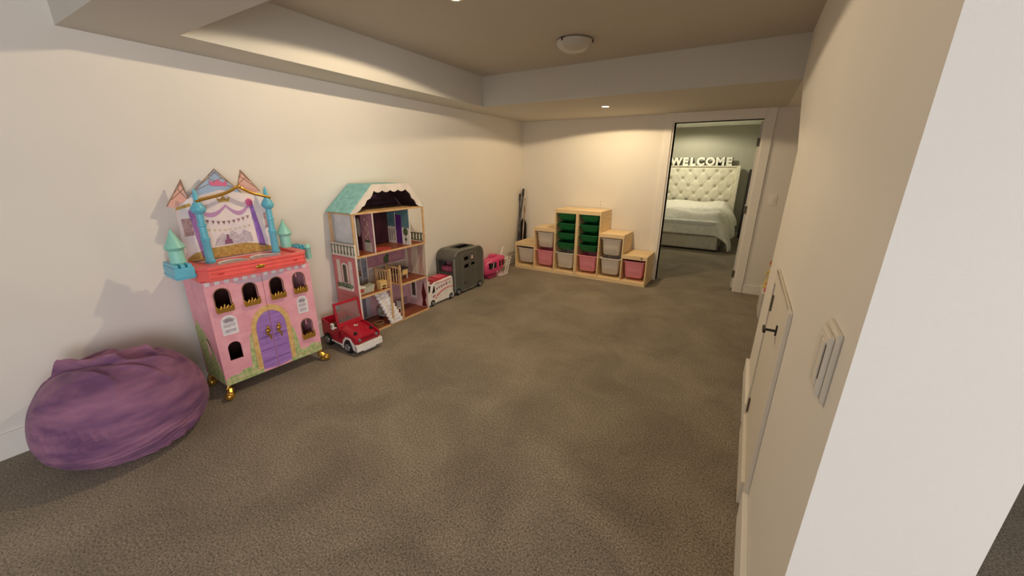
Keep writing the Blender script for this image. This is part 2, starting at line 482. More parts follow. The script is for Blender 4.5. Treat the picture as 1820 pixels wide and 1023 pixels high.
# ------------------------------------------------------------------ bean bag
def beanbag():
    t = thing('bean_bag', (.372, .44, 0), 0, 'large crumpled purple velvet bean bag against the left wall', 'bean bag')
    R, H = .352, .50
    nu, nv = 240, 150
    vs = []; fs = []
    for j in range(nv + 1):
        p = -PI / 2 + PI * j / nv
        for i in range(nu):
            a = 2 * PI * i / nu
            c = abs(math.cos(p)) ** .72; s = math.sin(p)
            rad = R * c
            z = H * .40 + (H * .60 if s > 0 else H * .46) * (abs(s) ** .95) * (1 if s > 0 else -1)
            n0 = noise.noise(Vector((math.cos(a) * 1.1, math.sin(a) * 1.1, p * 1.1)))
            rad *= 1 + .03 * n0
            # vertical gathers that sweep down the lower front
            low = max(0, min(1, (.15 - s) * 1.6))
            aw = (a + PI) % (2 * PI) - PI
            rad += .0035 * low * math.sin(a * 26 + 5 * p + 3 * n0) * (0.3 + abs(noise.noise(Vector((a * 1.3, p * 2, 3)))) * 2.5) * (1 if s > -.93 else .2)
            # long shallow wrinkles sweeping round the lower front
            wr = math.exp(-((p + .62) / .42) ** 2) * math.exp(-((aw - .15) / .85) ** 2)
            rad += .010 * wr * math.sin(p * 52 - aw * 13 + 2.5 * noise.noise(Vector((aw * 3, p * 4, 7)))) * (.4 + abs(noise.noise(Vector((aw * 2.2, p * 5, 1)))) * 2)
            # short puckers below the seam
            pk = math.exp(-((p - .12) / .16) ** 2) * math.exp(-((aw + .75) / .45) ** 2)
            rad += .009 * pk * math.sin(aw * 60 + p * 20)
            x = rad * math.cos(a); y = rad * math.sin(a)
            if s > 0.1:
                w_ = min(1, (s - .1) * 2.5)
                q = noise.noise(Vector((x * 4.2 + 3, y * 4.2, z * 3)))
                z += (.014 * max(0, 1 - abs(q) * 2.5) ** 2 - .006) * w_
                edge_ = min(1, max(0, (.30 - math.hypot(x, y)) * 8))
                z0_ = z
                # open collar with a deep pocket near the wall side
                cx_, cy_ = x + .185, y + .055
                dd = math.hypot(cx_ * 1.1, cy_ * .75); th = math.atan2(cy_, cx_)
                z -= .060 * math.exp(-(dd / .055) ** 4)
                z += (.030 - .020 * math.cos(th)) * math.exp(-((dd - .078) / .018) ** 2) * min(1, max(0, (.34 - math.hypot(x, y)) * 9))
                # seam fold running down towards the front left, a ridge beside a deep crease
                sx_, sy_ = x + .08, y + .12
                t_ = sx_ * .757 + sy_ * .653; n_ = -sx_ * .653 + sy_ * .757
                n_ += .012 * math.sin(t_ * 25)
                m_ = 1 / (1 + math.exp(-(t_ + .17) * 50)) / (1 + math.exp((t_ - .17) * 50))
                z -= .030 * math.exp(-((n_ + .012) / .012) ** 2) * m_
                z += .026 * math.exp(-((n_ - .022) / .024) ** 2) * m_
                # dent on the right with a raised edge
                d3 = math.hypot((x - .035) * 1.0, (y - .115) * .8)
                z -= .044 * math.exp(-(d3 / .05) ** 3)
                z += .014 * math.exp(-((d3 - .078) / .020) ** 2)
                d4_ = math.hypot((x - .04) * .5, (y - .255) * 2.2)
                z -= .022 * math.exp(-(d4_ / .04) ** 2)
                for (fx, fy, fa, fl, fh) in ((.10, -.10, .4, .10, .010), (.16, .05, .9, .09, .012), (.02, -.02, 1.2, .08, .012), (-.05, .16, .2, .10, .012), (.12, .18, 1.6, .07, .010), (-.16, -.20, 1.9, .07, .012)):
                    ux, uy = x - fx, y - fy
                    tt_ = ux * math.cos(fa) + uy * math.sin(fa); nn_ = -ux * math.sin(fa) + uy * math.cos(fa)
                    z += 1.5 * fh * math.exp(-(tt_ / fl) ** 2) * (math.exp(-(nn_ / .014) ** 2) - math.exp(-((nn_ - .024) / .014) ** 2))
                edge_ = 1
                z = z0_ + (z - z0_) * (.25 + .75 * edge_)
            k = noise.noise(Vector((x * 9, y * 9, z * 10)))
            rr = 1 + .007 * k
            vs.append((max(-.352, x * rr), y * rr, max(0.0, z)))
    for j in range(nv):
        for i in range(nu):
            k = (i + 1) % nu
            fs.append((j * nu + i, j * nu + k, (j + 1) * nu + k, (j + 1) * nu + i))
    m = mat('purple_velvet', (.60, .41, .52), .85, sheen=.08, rgb2=(.42, .27, .42), scale=6, bump=.9, bscale=13, stretch=(1, .6, 2.6))
    MB().add(vs, fs).build('fabric_cover', m, t, smooth=True)
beanbag()

# ------------------------------------------------------------------ castle playset
def castle():
    t = thing('castle_dollhouse', (.375, .908, 0), 87.3, 'tall pink castle dollhouse with coral tray, blue towers and gold feet', 'dollhouse')
    WD, DP, Z0, Z1 = .66, .335, .085, .80
    pink = mat('castle_pink', (.95, .70, .74), .5, rgb2=(.92, .64, .70), scale=9, brick=(9, (1.0, .93, .95)))
    pale = mat('castle_pale_pink', (.96, .86, .84), .5, rgb2=(.93, .80, .79), scale=8)
    inner = mat('castle_inner', (.30, .17, .15), .7)
    coral = mat('coral_plastic', (.98, .42, .40), .35)
    blue = mat('sky_blue_plastic', (.42, .76, .86), .35)
    mint = mat('mint_plastic', (.60, .86, .80), .4)
    gprint = mat('print_green', (.55, .68, .40), .6, rgb2=(.82, .80, .60), scale=38)
    grey = mat('print_grey', (.84, .80, .82), .6, rgb2=(.70, .66, .72), scale=60)
    purp = mat('print_purple', (.67, .50, .78), .55, rgb2=(.60, .43, .72), scale=20, stretch=(.3, 1, 3))
    tan = mat('print_tan_arch', (.90, .76, .52), .5, rgb2=(.82, .65, .40), scale=30)
    # carcass
    back = MB().box((0.006, DP - .012, Z0), (WD - .006, DP, Z1)); back.build('back_panel', inner, t)
    B('floor_board', (.006, .014, Z0), (WD - .006, DP - .012, Z0 + .014), pale, t)
    B('middle_shelf', (.014, .03, .44), (WD - .014, DP - .012, .452), inner, t)
    # side panels with arrow slots
    for x0 in (0, WD - .012):
        sl = [[(.19, .66), (.21, .66), (.21, .755), (.19, .755)], [(.15, .27), (.17, .27), (.17, .38), (.15, .38)]]
        sd = MB().poly([(.008, Z0), (DP, Z0), (DP, Z1), (.008, Z1)], x0, x0 + .012, holes=sl, axis='x')
        sp = sd.build('side_panel', pink, t)
        x = x0 - .0015 if x0 == 0 else x0 + .012
        MB().poly([(.01, .09), (.30, .09), (.33, .42), (.28, .50), (.23, .46), (.16, .41), (.08, .28), (.01, .16)], x, x + .0015, holes=[[(.14, .26), (.18, .26), (.18, .39), (.14, .39)]], axis='x').build('vine_print', gprint, sp)
    # two front doors with arched windows
    wins = [[(.041, .129, .60, .745), (.050, .131, .25, .378)], []]
    holesL = [arch(.043, .127, .603, .745), arch(.202, .286, .603, .745), arch(.052, .130, .25, .378)]
    holesR = [arch(.370, .455, .603, .745), arch(.527, .609, .603, .745), arch(.533, .612, .235, .378)]
    crown = lambda a, b, z: [(a - .006, z), (b + .006, z), (b + .008, z + .022), (b + .006, z + .050), (b - .014, z + .028), (b - .022, z + .048), (b - .034, z + .030),
                             ((a + b) / 2, z + .058), (a + .034, z + .030), (a + .022, z + .048), (a + .014, z + .028), (a - .006, z + .050), (a - .008, z + .022)]
    for side, (u0, u1, hs) in enumerate(((0, .3285, holesL), (.3315, WD, holesR))):
        dr = MB().poly([(u0, Z0), (u1, Z0), (u1, Z1), (u0, Z1)], 0, .012, holes=hs).build('door', pink, t)
        for k, hpts in enumerate(hs):
            a = hpts[0][0]; b = hpts[1][0]; zb = hpts[0][1]; zt = max(p[1] for p in hpts)
            if not (side == 0 and k == 2):
                MB().poly(crown(a, b, zb - .012), -.016, -.001).build('window_crown', GOLD, dr, .002)
                fr = MB().poly(arch(a - .006, b + .006, zb - .0, zt + .006), -.002, 0, holes=[arch(a, b, zb + .001, zt)])
                fr.build('window_frame', mat('print_brown', (.55, .40, .30), .6), dr)
        # printed lattice window
        ga, gb = (.045, .135) if side == 0 else (.528, .604)
        w = MB().poly(arch(ga, gb, .432, .565), -.0015, 0)
        wo = w.build('printed_window', mat('print_white', (.93, .91, .92), .6), dr)
        w2 = MB()
        for r in range(3):
            zz = .448 + r * .036
            w2.box((ga + .012, -.0025, zz), (gb - .012, -.0012, zz + .022))
        w2.poly(arch(ga + .02, gb - .02, .512, .552), -.0025, -.0012)
        w2.build('printed_panes', grey, wo)
        # arch and purple half door
        cu = .33
        if side == 0:
            seq = [(.200, .12), (.232, .112)] + [(cu - .098 * math.cos(a) , .40 + .125 * math.sin(a)) for a in [PI / 2 * k / 8 for k in range(9)]][:] + \
                  [(cu - .001, .565)] + [(cu - .128 * math.cos(a), .405 + .160 * math.sin(a)) for a in [PI / 2 * (8 - k) / 8 for k in range(1, 9)]]
            half = [(.232, .108), (u1 - .001, .092)] + [(u1 - .001, .525)] + [(cu - .098 * math.cos(a), .40 + .125 * math.sin(a)) for a in [PI / 2 * (8 - k) / 8 for k in range(1, 9)]]
        else:
            seq = [(.460, .12), (.428, .112)] + [(cu + .098 * math.cos(a), .40 + .125 * math.sin(a)) for a in [PI / 2 * k / 8 for k in range(9)]] + \
                  [(cu + .003, .565)] + [(cu + .128 * math.cos(a), .405 + .160 * math.sin(a)) for a in [PI / 2 * (8 - k) / 8 for k in range(1, 9)]]
            half = [(.428, .108), (u0 + .001, .092)] + [(u0 + .001, .525)] + [(cu + .098 * math.cos(a), .40 + .125 * math.sin(a)) for a in [PI / 2 * (8 - k) / 8 for k in range(1, 9)]]
        MB().poly(seq, -.004, 0).build('arch_print', tan, dr)
        MB().poly(half, -.002, 0).build('purple_door_print', purp, dr)
        st = MB()
        for zz in (.16, .24, .335):
            st.box(((.24, -.003, zz) if side == 0 else (.336, -.003, zz)), ((.324, -.0022, zz + .008) if side == 0 else (.42, -.0022, zz + .008)))
        st.build('door_strap_print', mat('print_dark_purple', (.52, .36, .62), .6), dr)
        hx = .300 if side == 0 else .372
        MB().ball((hx, -.014, .385), .017, sc=(1, .7, 1.0)).ball((hx, -.02, .41), .011).tube([(hx - .012, -.012, .37), (hx + .004, -.022, .345), (hx + .010, -.016, .315)], [.009, .007, .004]).build('bird_handle', GOLD, dr, smooth=True)
        # greenery along the bottom and up the arch
        if side == 0:
            g = [(.002, Z0 + .001), (u1 - .1, Z0 + .001), (.238, .115), (.200, .13), (.200, .40), (.188, .38), (.172, .25), (.168, .16), (.12, .165), (.08, .14), (.04, .145), (.002, .13)]
        else:
            g = [(.42, Z0 + .001), (.658, Z0 + .001), (.658, .145), (.62, .165), (.585, .175), (.56, .15), (.50, .155), (.492, .24), (.478, .33), (.462, .36), (.462, .13), (.428, .11)]
        MB().poly(g, -.0012, 0).build('garden_print', gprint, dr)
        fl = MB()
        for k in range(9):
            ux = (.02 + .025 * k) if side == 0 else (.47 + .021 * k)
            fl.ball((ux, -.002, .105 + .03 * random.random()), .0045, sc=(1, .4, 1), seg=6, rings=4)
        fl.build('flower_prints', mat('print_rose', (.93, .60, .62), .6), dr)
        # merlon strip
        for k in range(6):
            ux = (.01 if side == 0 else .345) + k * .052
            B('merlon_print', (ux, -.003, .774), (ux + .026, 0, .797), mat('print_white', (.93, .91, .92), .6), dr)
        MB().poly([(.19, .752), (.328, .735), (.328, .772), (.15, .774)] if side == 0 else [(.332, .735), (.43, .752), (.49, .774), (.332, .772)], -.002, 0).build('swag_print', mat('print_lilac', (.76, .66, .74), .6), dr)
    # feet
    for x, y, s in ((.015, .0, -1), (WD - .015, 0.0, 1), (.02, DP - .03, -1), (WD - .02, DP - .03, 1)):
        f = MB().tube([(x, y + .02, Z0 + .01), (x + .004 * s, y + .005, .060), (x + .014 * s, y - .016, .034)], [.021, .018, .022])
        f.ball((x + .024 * s, y - .032, .028), .0275).ball((x + .012 * s, y - .012, .016), .018, sc=(1.5, 1.5, .8))
        f.ball((x + .002 * s, y + .008, .048), .022, sc=(1, 1, .9))
        f.build('foot', GOLD, t, smooth=True)
    # coral tray with an octagonal rim
    oct_ = lambda e, dz=0: [(.04 - e, -.022 - e), (WD - .04 + e, -.022 - e), (WD + .006 + e, .04), (WD + .006 + e, DP - .03), (WD - .06, DP + e * .3), (.06, DP + e * .3), (-.006 - e, DP - .03), (-.006 - e, .04)]
    tr = MB().poly(oct_(0), Z1, .872, axis='z').build('tray', coral, t, .006)
    MB().poly(oct_(.004), .872, .890, holes=[[(.07, .03), (WD - .07, .03), (WD - .05, .06), (WD - .05, DP - .05), (.05, DP - .05), (.05, .06)]], axis='z').build('tray_rim', coral, tr, .004)
    MB().box((.03, -.027, .822), (WD - .03, -.022, .830)).box((.03, -.026, .85), (WD - .03, -.022, .856)).build('tray_molding', coral, tr, .002)
    MB().ball((.327, -.024, .846), .03, sc=(1.0, .22, .45)).build('plaque', GOLD, tr, smooth=True)
    for x in (.10, .56):
        MB().ball((x, -.022, .846), .012, sc=(1.6, .4, .8)).build('scroll_relief', mat('coral_dark', (.86, .30, .30), .4), tr, smooth=True)
    ringm = mat('ring_white', (.90, .86, .86), .35)
    for (cx, cy, r) in ((.230, .115, .090), (.425, .120, .096)):
        MB().lathe([(r - .016, .0722 + .8), (r - .012, .880), (r - .004, .880), (r, .8722)], (cx, cy, 0), seg=32, caps=False).build('dance_ring', ringm, tr, smooth=True)
        MB().lathe([(0, .8745), (r - .018, .8745)], (cx, cy, 0), seg=32, caps=False).build('dance_disc', mat('disc_lilac', (.78, .72, .74), .3, rgb2=(.62, .58, .62), scale=30), tr)
    # backdrop
    bd = MB().poly([(.03, .872), (.60, .872), (.59, 1.26), (.52, 1.285), (.30, 1.33), (.12, 1.285), (.05, 1.235)], .285, .293).build('backdrop', mat('backdrop_print', (.95, .90, .88), .6, rgb2=(.90, .86, .88), scale=10), t)
    P = lambda n, pts, y, m, par=bd, th=.0015: MB().poly(pts, y - th, y).build(n, m, par)
    P('curtain_print', [(.12, .90), (.16, .90), (.150, 1.0), (.142, 1.22), (.12, 1.23), (.10, 1.2)], .284, mat('print_mauve', (.68, .48, .70), .6, rgb2=(.58, .40, .64), scale=30, stretch=(4, 1, .4)))
    P('curtain_print', [(.470, .93), (.515, .92), (.505, 1.02), (.475, 1.235), (.452, 1.24), (.462, 1.1)], .284, mat('print_violet', (.56, .38, .74), .6, rgb2=(.66, .50, .80), scale=30, stretch=(4, 1, .4)))
    for k in range(2):
        a, b = ((.13, .31), (.31, .455))[k]
        sw = []
        for i in range(9):
            tt = i / 8; sw.append((a + (b - a) * tt, 1.235 - .05 * math.sin(PI * tt)))
        for i in range(9):
            tt = 1 - i / 8; sw.append((a + (b - a) * tt, 1.218 - .062 * math.sin(PI * tt)))
        P('swag_print', sw, .284, mat('print_mauve2', (.78, .60, .78), .6))
    MB().ball((.453, .275, 1.24), .022, sc=(1, .6, 1.2)).build('rosette', mat('rose_pink', (.88, .40, .60), .5), bd, smooth=True)
    bn = MB()
    for i in range(10):
        u = .15 + .03 * i; z = 1.155 - .03 * math.sin(PI * (i + .5) / 10)
        bn.poly([(u, z), (u + .02, z), (u + .01, z - .024)], .2825, .284)
    bn.build('bunting_print', mat('print_charcoal', (.42, .36, .36), .6, rgb2=(.75, .55, .6), scale=40), bd)
    bn = MB()
    for i in range(10):
        u = .15 + .03 * i; z = 1.09 - .018 * math.sin(PI * (i + .5) / 10)
        bn.poly([(u, z), (u + .02, z), (u + .01, z - .018)], .2825, .284)
    bn.build('bunting_print', mat('print_cream', (.86, .80, .70), .6), bd)
    P('table_print', [(.20, .965), (.44, .965), (.43, 1.03), (.39, 1.055), (.36, 1.02), (.32, 1.06), (.29, 1.02), (.26, 1.045), (.22, 1.01)], .284, grey)
    P('cake_print', [(.26, .97), (.31, .97), (.305, 1.0), (.295, 1.0), (.29, 1.035), (.28, 1.035), (.275, 1.0), (.265, 1.0)], .2825, mat('print_plum', (.55, .35, .48), .6))
    P('gold_border_print', [(.04, .885), (.56, .885), (.56, .905), (.50, .94), (.38, .962), (.17, .955), (.08, .935), (.04, .905)], .284, mat('print_gold', (.78, .66, .38), .5, rgb2=(.66, .52, .26), scale=50))
    P('crown_print', [(.275, 1.25), (.335, 1.25), (.345, 1.285), (.322, 1.268), (.305, 1.298), (.288, 1.268), (.265, 1.285)], .284, mat('print_gold', (.78, .66, .38), .5))
    for a, b_ in ((.055, .105), (.535, .58)):
        P('portrait_print', [(a, 1.05), (b_, 1.05), (b_, 1.16), (a, 1.16)], .284, mat('print_dusty', (.80, .66, .64), .6, rgb2=(.65, .50, .52), scale=45))
    P('cornice_print', [(.04, 1.215), (.12, 1.235), (.12, 1.255), (.045, 1.235)], .2835, mat('print_gold', (.78, .66, .38), .5))
    # roof boards with lattice lines
    lat = mat('print_lattice', (.62, .50, .42), .6)
    def roof(name, tip, l, r, m, extra=None):
        tx, tz = tip
        o = MB().poly([l, (((l[0] + r[0]) / 2), min(l[1], r[1]) - .012), r, (tx + .3 * (r[0] - tx), tz + .38 * (r[1] - tz)), tip, (tx + .3 * (l[0] - tx), tz + .38 * (l[1] - tz))], .296, .302).build(name, m, t)
        ln = MB()
        for k in range(1, 4):
            f1 = k / 4; f0 = max(0, f1 - .42)
            A = (tx + f1 * (l[0] - tx) * .92, tz + f1 * (l[1] - tz)); C_ = (tx + f0 * (r[0] - tx) * .85, tz + f0 * (r[1] - tz) + .0)
            A2 = (tx + f1 * (r[0] - tx) * .92, tz + f1 * (r[1] - tz)); C2 = (tx + f0 * (l[0] - tx) * .85, tz + f0 * (l[1] - tz))
            ln.tube([(A[0], .2955, A[1]), (C_[0], .2955, C_[1])], .0022, 4)
            ln.tube([(A2[0], .2955, A2[1]), (C2[0], .2955, C2[1])], .0022, 4)
        ln.tube([(l[0], .2955, l[1]), (tx, .2955, tz), (r[0], .2955, r[1])], .003, 4)
        ln.build('lattice_lines', lat, o)
        return o
    br = roof('blue_roof', (.293, 1.462), (.12, 1.29), (.43, 1.30), mat('roof_blue', (.64, .74, .86), .55))
    pkm = mat('roof_pink', (.90, .66, .60), .55, rgb2=(.86, .70, .66), scale=20)
    roof('pink_roof', (.105, 1.400), (.005, 1.240), (.125, 1.232), pkm)
    roof('pink_roof', (.445, 1.458), (.405, 1.335), (.545, 1.310), pkm)
    MB().poly([(.255, 1.358), (.345, 1.352), (.352, 1.388), (.325, 1.376), (.30, 1.398), (.275, 1.378), (.25, 1.392)], .2925, .2955).build('crown_emblem', mat('print_hot_pink', (.88, .45, .60), .5), br)
    MB().poly([(.03, .872), (.12, .872), (.125, 1.23), (.045, 1.24)], .294, .30).build('tower_board', pale, t)
    # blue pillars on the tray
    for x in (.135, .545):
        pr = [(.030, .872), (.030, .89), (.024, .895), (.023, 1.02), (.027, 1.025), (.027, 1.035), (.021, 1.04), (.020, 1.11), (.025, 1.115), (.025, 1.125), (.0195, 1.13), (.0195, 1.19),
              (.032, 1.20), (.040, 1.215), (.040, 1.225), (.028, 1.25), (.016, 1.265), (.012, 1.315), (.003, 1.345), (0, 1.347)]
        MB().lathe(pr, (x, .215, 0), seg=20).build('pillar', blue, t, smooth=True)
    pts = []
    for i in range(15):
        tt = i / 14; u = .125 + (.565 - .125) * tt
        k = abs(tt - .58) / (.58 if tt < .58 else .42)
        z = 1.268 + .088 * (1 - k) ** 1.0 * (1 - .30 * math.sin(PI * min(1, k)))
        pts.append((u, .205, z))
    MB().tube(pts, .010).ball((.38, .20, 1.352), .014).build('gold_valance', GOLD, t, smooth=True)
    # mint turrets and blue battlements at the corners
    def turret(x, y, z0, zt, r, zc):
        MB().lathe([(r * .62, z0), (r * .78, z0 + .01), (r * .72, z0 + .03), (r * .70, zc - .02), (r * .85, zc - .012)], (x, y, 0)).build('turret', mint, t, smooth=True)
        MB().lathe([(r * .8, zc - .012), (r, zc), (r * .55, zc + (zt - zc) * .42), (r * .12, zt - .012), (r * .14, zt - .006), (0, zt)], (x, y, 0), seg=24).build('turret_roof', mint, t, smooth=True)
    turret(-.052, .12, .895, 1.126, .052, 1.018)
    turret(.650, .27, .872, 1.10, .052, .995)
    def battlement(x0, x1, y0, y1, z0, z1):
        q = MB().box((x0, y0, z0), (x1, y1, z1 - .02))
        n = 3
        for k in range(n):
            a = x0 + (x1 - x0) * k / n
            q.box((a + .004, y0, z1 - .02), (a + (x1 - x0) / n - .008, y1, z1))
        q.box((x0 - .004, y0 - .004, z0 + .012), (x1 + .004, y1 + .004, z0 + .022))
        q.build('battlement', blue, t, .002)
    battlement(-.105, -.008, .03, .22, .835, .925)
    battlement(.672, .74, .16, .28, .80, .905)
    MB().lathe([(.018, .80), (.02, .88), (.024, .89), (.008, .915), (0, .92)], (.735, .125, 0)).build('turret', mint, t, smooth=True)
    return t
castle()

# ------------------------------------------------------------------ doll mansion
def mansion():
    t = thing('wooden_dollhouse', (.345, 2.010, 0), 90.5, 'tall three storey wooden dollhouse with turquoise roof and white scalloped gable', 'dollhouse')
    WD, DP = .862, .315
    ply = mat('ply_edge', (.86, .71, .52), .55, rgb2=(.80, .63, .43), scale=14)
    wh = mat('dollhouse_white', (.92, .88, .84), .55)
    oak = mat('print_oak_floor', (.60, .33, .18), .4, rgb2=(.48, .24, .13), scale=9, stretch=(1, 8, 1))
    turq = mat('turquoise_roof', (.48, .72, .72), .6, rgb2=(.58, .80, .78), scale=28, brick=(26, (.75, .85, .85)))
    pinks = mat('siding_pink', (.84, .52, .52), .6, rgb2=(.80, .46, .48), scale=4, stretch=(.4, .4, 30))
    mauve = mat('wallpaper_mauve', (.72, .52, .56), .6, rgb2=(.64, .45, .52), scale=20)
    plum = mat('wallpaper_plum', (.30, .12, .16), .6, rgb2=(.20, .07, .10), scale=9)
    lil = mat('wallpaper_grey_lilac', (.68, .66, .70), .6, rgb2=(.76, .72, .74), scale=16, stretch=(6, 1, .3))
    cream = mat('wallpaper_cream', (.86, .80, .70), .6, rgb2=(.76, .67, .60), scale=14, stretch=(4, 4, .3))
    teal = mat('wallpaper_teal', (.38, .52, .54), .6, rgb2=(.30, .43, .46), scale=10)
    purp = mat('print_purple_door', (.36, .16, .46), .55)
    leaf = mat('print_leaf', (.22, .28, .16), .7, rgb2=(.34, .40, .26), scale=60)
    green = mat('balustrade_green', (.40, .48, .38), .6, rgb2=(.28, .34, .26), scale=50)
    red = mat('rug_red', (.70, .20, .22), .7, rgb2=(.78, .34, .30), scale=20)
    # floors
    B('ground_floor', (.012, 0, 0), (WD, DP, .020), ply, t, .001)
    B('floor_covering', (.02, .006, .020), (WD - .01, DP - .01, .0225), oak, t)
    fl = MB().box((.012, 0, .364), (.352, DP, .382)).box((.352, .13, .364), (.492, DP, .382)).box((.492, 0, .364), (WD, DP, .382)).build('middle_floor', ply, t, .001)
    MB().box((.02, .006, .382), (.350, DP - .01, .3845)).box((.494, .006, .382), (WD - .01, DP - .01, .3845)).build('floor_covering', oak, t)
    B('upper_floor', (.012, 0, .727), (WD, DP, .745), ply, t, .001)
    B('floor_covering', (.02, .006, .745), (WD - .01, DP - .01, .7475), oak, t)
    MB().lathe([(0, .750), (.085, .750), (.088, .7475)], (.37, .09, 0), seg=24).build('printed_rug', red, t)
    B('attic_floor', (.012, 0, 1.098), (WD, DP, 1.114), ply, t, .001)
    # back panels, one wallpaper per room
    Y = DP - .008
    B('back_wall', (.015, Y, .020), (.34, DP, .364), lil, t)
    B('back_wall', (.34, Y, .020), (WD, DP, .364), mat('wallpaper_pale_pink', (.80, .64, .66), .6, rgb2=(.74, .58, .62), scale=12), t)
    B('back_wall', (.015, Y, .382), (.35, DP, .727), mat('wallpaper_grey_blue', (.55, .58, .62), .6, rgb2=(.66, .66, .66), scale=9), t)
    bw = B('back_wall', (.35, Y, .382), (WD, DP, .727), mauve, t)
    B('wainscot_print', (.35, Y - .001, .382), (WD - .014, Y, .52), mat('print_wainscot', (.74, .70, .64), .6, rgb2=(.66, .60, .56), scale=12, stretch=(1, 1, 12)), bw)
    B('back_wall', (.225, Y, .745), (.655, DP, 1.098), plum, t)
    # side walls
    sw = MB().box((.0, .0, .020), (.012, DP, .735)).build('side_wall', pinks, t)
    MB().poly(arch(.115, .20, .49, .68, flat=.3), -.003, 0, axis='x').build('window_frame', wh, sw)
    MB().poly(arch(.135, .18, .50, .665, flat=.3), -.004, -.003, axis='x').build('window_pane', mat('print_dark_pane', (.30, .25, .22), .3), sw)
    MB().box((-.003, .055, .47), (0, .10, .70)).box((-.003, .215, .47), (0, .26, .70)).build('shutter', wh, sw)
    MB().box((-.02, .06, .435), (-.001, .255, .465)).build('flower_box', wh, sw)
    fb = MB()
    for k in range(16): fb.ball((-.014 - .008 * random.random(), .065 + .012 * k, .468 + .018 * random.random()), .013, seg=7, rings=5)
    fb.build('flowers', green, sw)
    B('front_edge', (-.002, -.004, .02), (.013, .0, .85), wh, t)
    bal = MB().box((0, .0, .738), (.010, DP, .755)).box((0, 0, .838), (.012, DP, .850)).build('balustrade', wh, t)
    MB().box((.002, .002, .742), (.008, DP - .004, .84)).build('balustrade_print', green, bal)
    bs = MB()
    for k in range(7): bs.poly([(.02 + .043 * k, .752), (.034 + .043 * k, .752), (.04 + .043 * k, .80), (.03 + .043 * k, .835), (.012 + .043 * k, .82)], -.001, .002, axis='x')
    bs.build('balusters', wh, bal)
    rw = MB().box((WD - .012, 0, .020), (WD, DP, .727)).build('side_wall', wh, t)
    B('wallpaper', (WD - .0135, .004, .022), (WD - .012, DP - .01, .362), mat('wallpaper_rose', (.84, .68, .68), .6), rw)
    B('wallpaper', (WD - .0135, .004, .384), (WD - .012, DP - .01, .725), cream, rw)
    MB().box((WD - .015, .16, .10), (WD - .0135, .25, .31)).build('window_print', wh, rw)
    MB().box((WD - .016, .18, .13), (WD - .015, .23, .28)).build('window_print', mat('print_dark_pane', (.30, .25, .22), .3), rw)
    MB().poly([(.02, .03), (.09, .03), (.075, .10), (.09, .17), (.07, .26), (.055, .32), (.045, .26), (.02, .16), (.04, .10)], WD - .016, WD - .0136, axis='x').build('harp_print', mat('print_wine', (.36, .08, .08), .5), rw)
    for a, b_ in ((.03, .11), (.19, .26)):
        MB().poly([(a, .40), (b_, .40), (b_ - .015, .52), (b_, .70), (a, .70), (a + .015, .52)], WD - .0155, WD - .0136, axis='x').build('curtain_print', mat('print_curtain', (.80, .66, .60), .6, rgb2=(.66, .50, .46), scale=20, stretch=(4, 6, .3)), rw)
    # posts and beams
    for x, y, z0, z1 in ((.012, 0, .745, 1.098), (.012, DP - .016, .745, 1.098), (WD - .018, 0, .745, 1.098), (WD - .018, DP - .016, .745, 1.098)):
        B('post', (x, y, z0), (x + .016, y + .016, z1), ply, t, .001)
    # printed decoration on the back walls
    yb = Y - .0015
    B('shelf_print', (.17, yb, .475), (.29, Y, .484), mat('print_dark_wood', (.24, .16, .15), .5), t)
    MB().box((.19, yb, .484), (.22, Y, .52)).box((.24, yb, .484), (.27, Y, .53)).box((.18, yb, .55), (.25, Y, .57)).build('crockery_print', mat('print_olive', (.48, .42, .28), .6, rgb2=(.62, .30, .24), scale=50), t)
    MB().box((.285, yb, .45), (.345, Y, .62)).build('window_print', mat('print_slate', (.40, .42, .50), .5, rgb2=(.58, .60, .64), scale=30), t)
    MB().box((.277, yb - .001, .385), (.285, yb, .65)).box((.345, yb - .001, .385), (.355, yb, .65)).build('pillar_print', wh, t)
    MB().ball((.59, Y, .575), .035, sc=(1, .04, 1.2)).ball((.61, Y, .61), .022, sc=(1, .05, 1)).build('plant_print', leaf, t)
    MB().poly([(.585, .47), (.612, .47), (.607, .54), (.590, .54)], yb - .0005, Y).build('stand_print', mat('print_wainscot', (.74, .70, .64), .6), t)
    B('rail_print', (.36, yb, .520), (.85, Y, .528), wh, t)
    for k in range(3): B('panel_print', (.155 + .05 * k, yb, .04), (.188 + .05 * k, Y, .30), mat('print_panel_lilac', (.50, .48, .54), .6), t)
    B('window_print', (.50, yb, .08), (.56, Y, .24), wh, t)
    B('window_print', (.512, yb - .001, .10), (.548, yb, .22), mat('print_dark_pane', (.30, .25, .22), .3), t)
    B('wall_panel_print', (.66, yb, .03), (.84, Y, .11), mat('print_rose_wood', (.62, .48, .50), .6), t)
    # upper storey partitions
    p1 = B('partition', (.052, .02, .7475), (.062, DP - .01, 1.098), wh, t)
    B('wallpaper', (.050, .024, .7475), (.052, DP - .012, 1.098), mat('wallpaper_pale', (.86, .86, .88), .6), p1)
    p2 = B('partition', (.218, .0, .7475), (.228, DP - .01, 1.098), wh, t)
    B('wallpaper', (.216, .004, .7475), (.218, DP - .012, 1.098), mauve, p2)
    MB().box((.2145, .16, .75), (.216, .27, 1.08)).build('doorway_print', plum, p2)
    MB().poly([(.19 + .025 * math.cos(a), .96 + .085 * math.sin(a)) for a in [2 * PI * k / 16 for k in range(16)]], .213, .2145, axis='x').build('mirror_print', mat('print_mirror', (.74, .72, .68), .3), p2)
    tr = MB()
    for k in range(9):
        tr.ball((.2155, .085 + .02 * math.sin(k * 1.7), .86 + .022 * k), .010, sc=(.15, 1, 1), seg=7, rings=5)
    tr.build('blossom_print', mat('print_blossom', (.86, .74, .62), .6), p2)
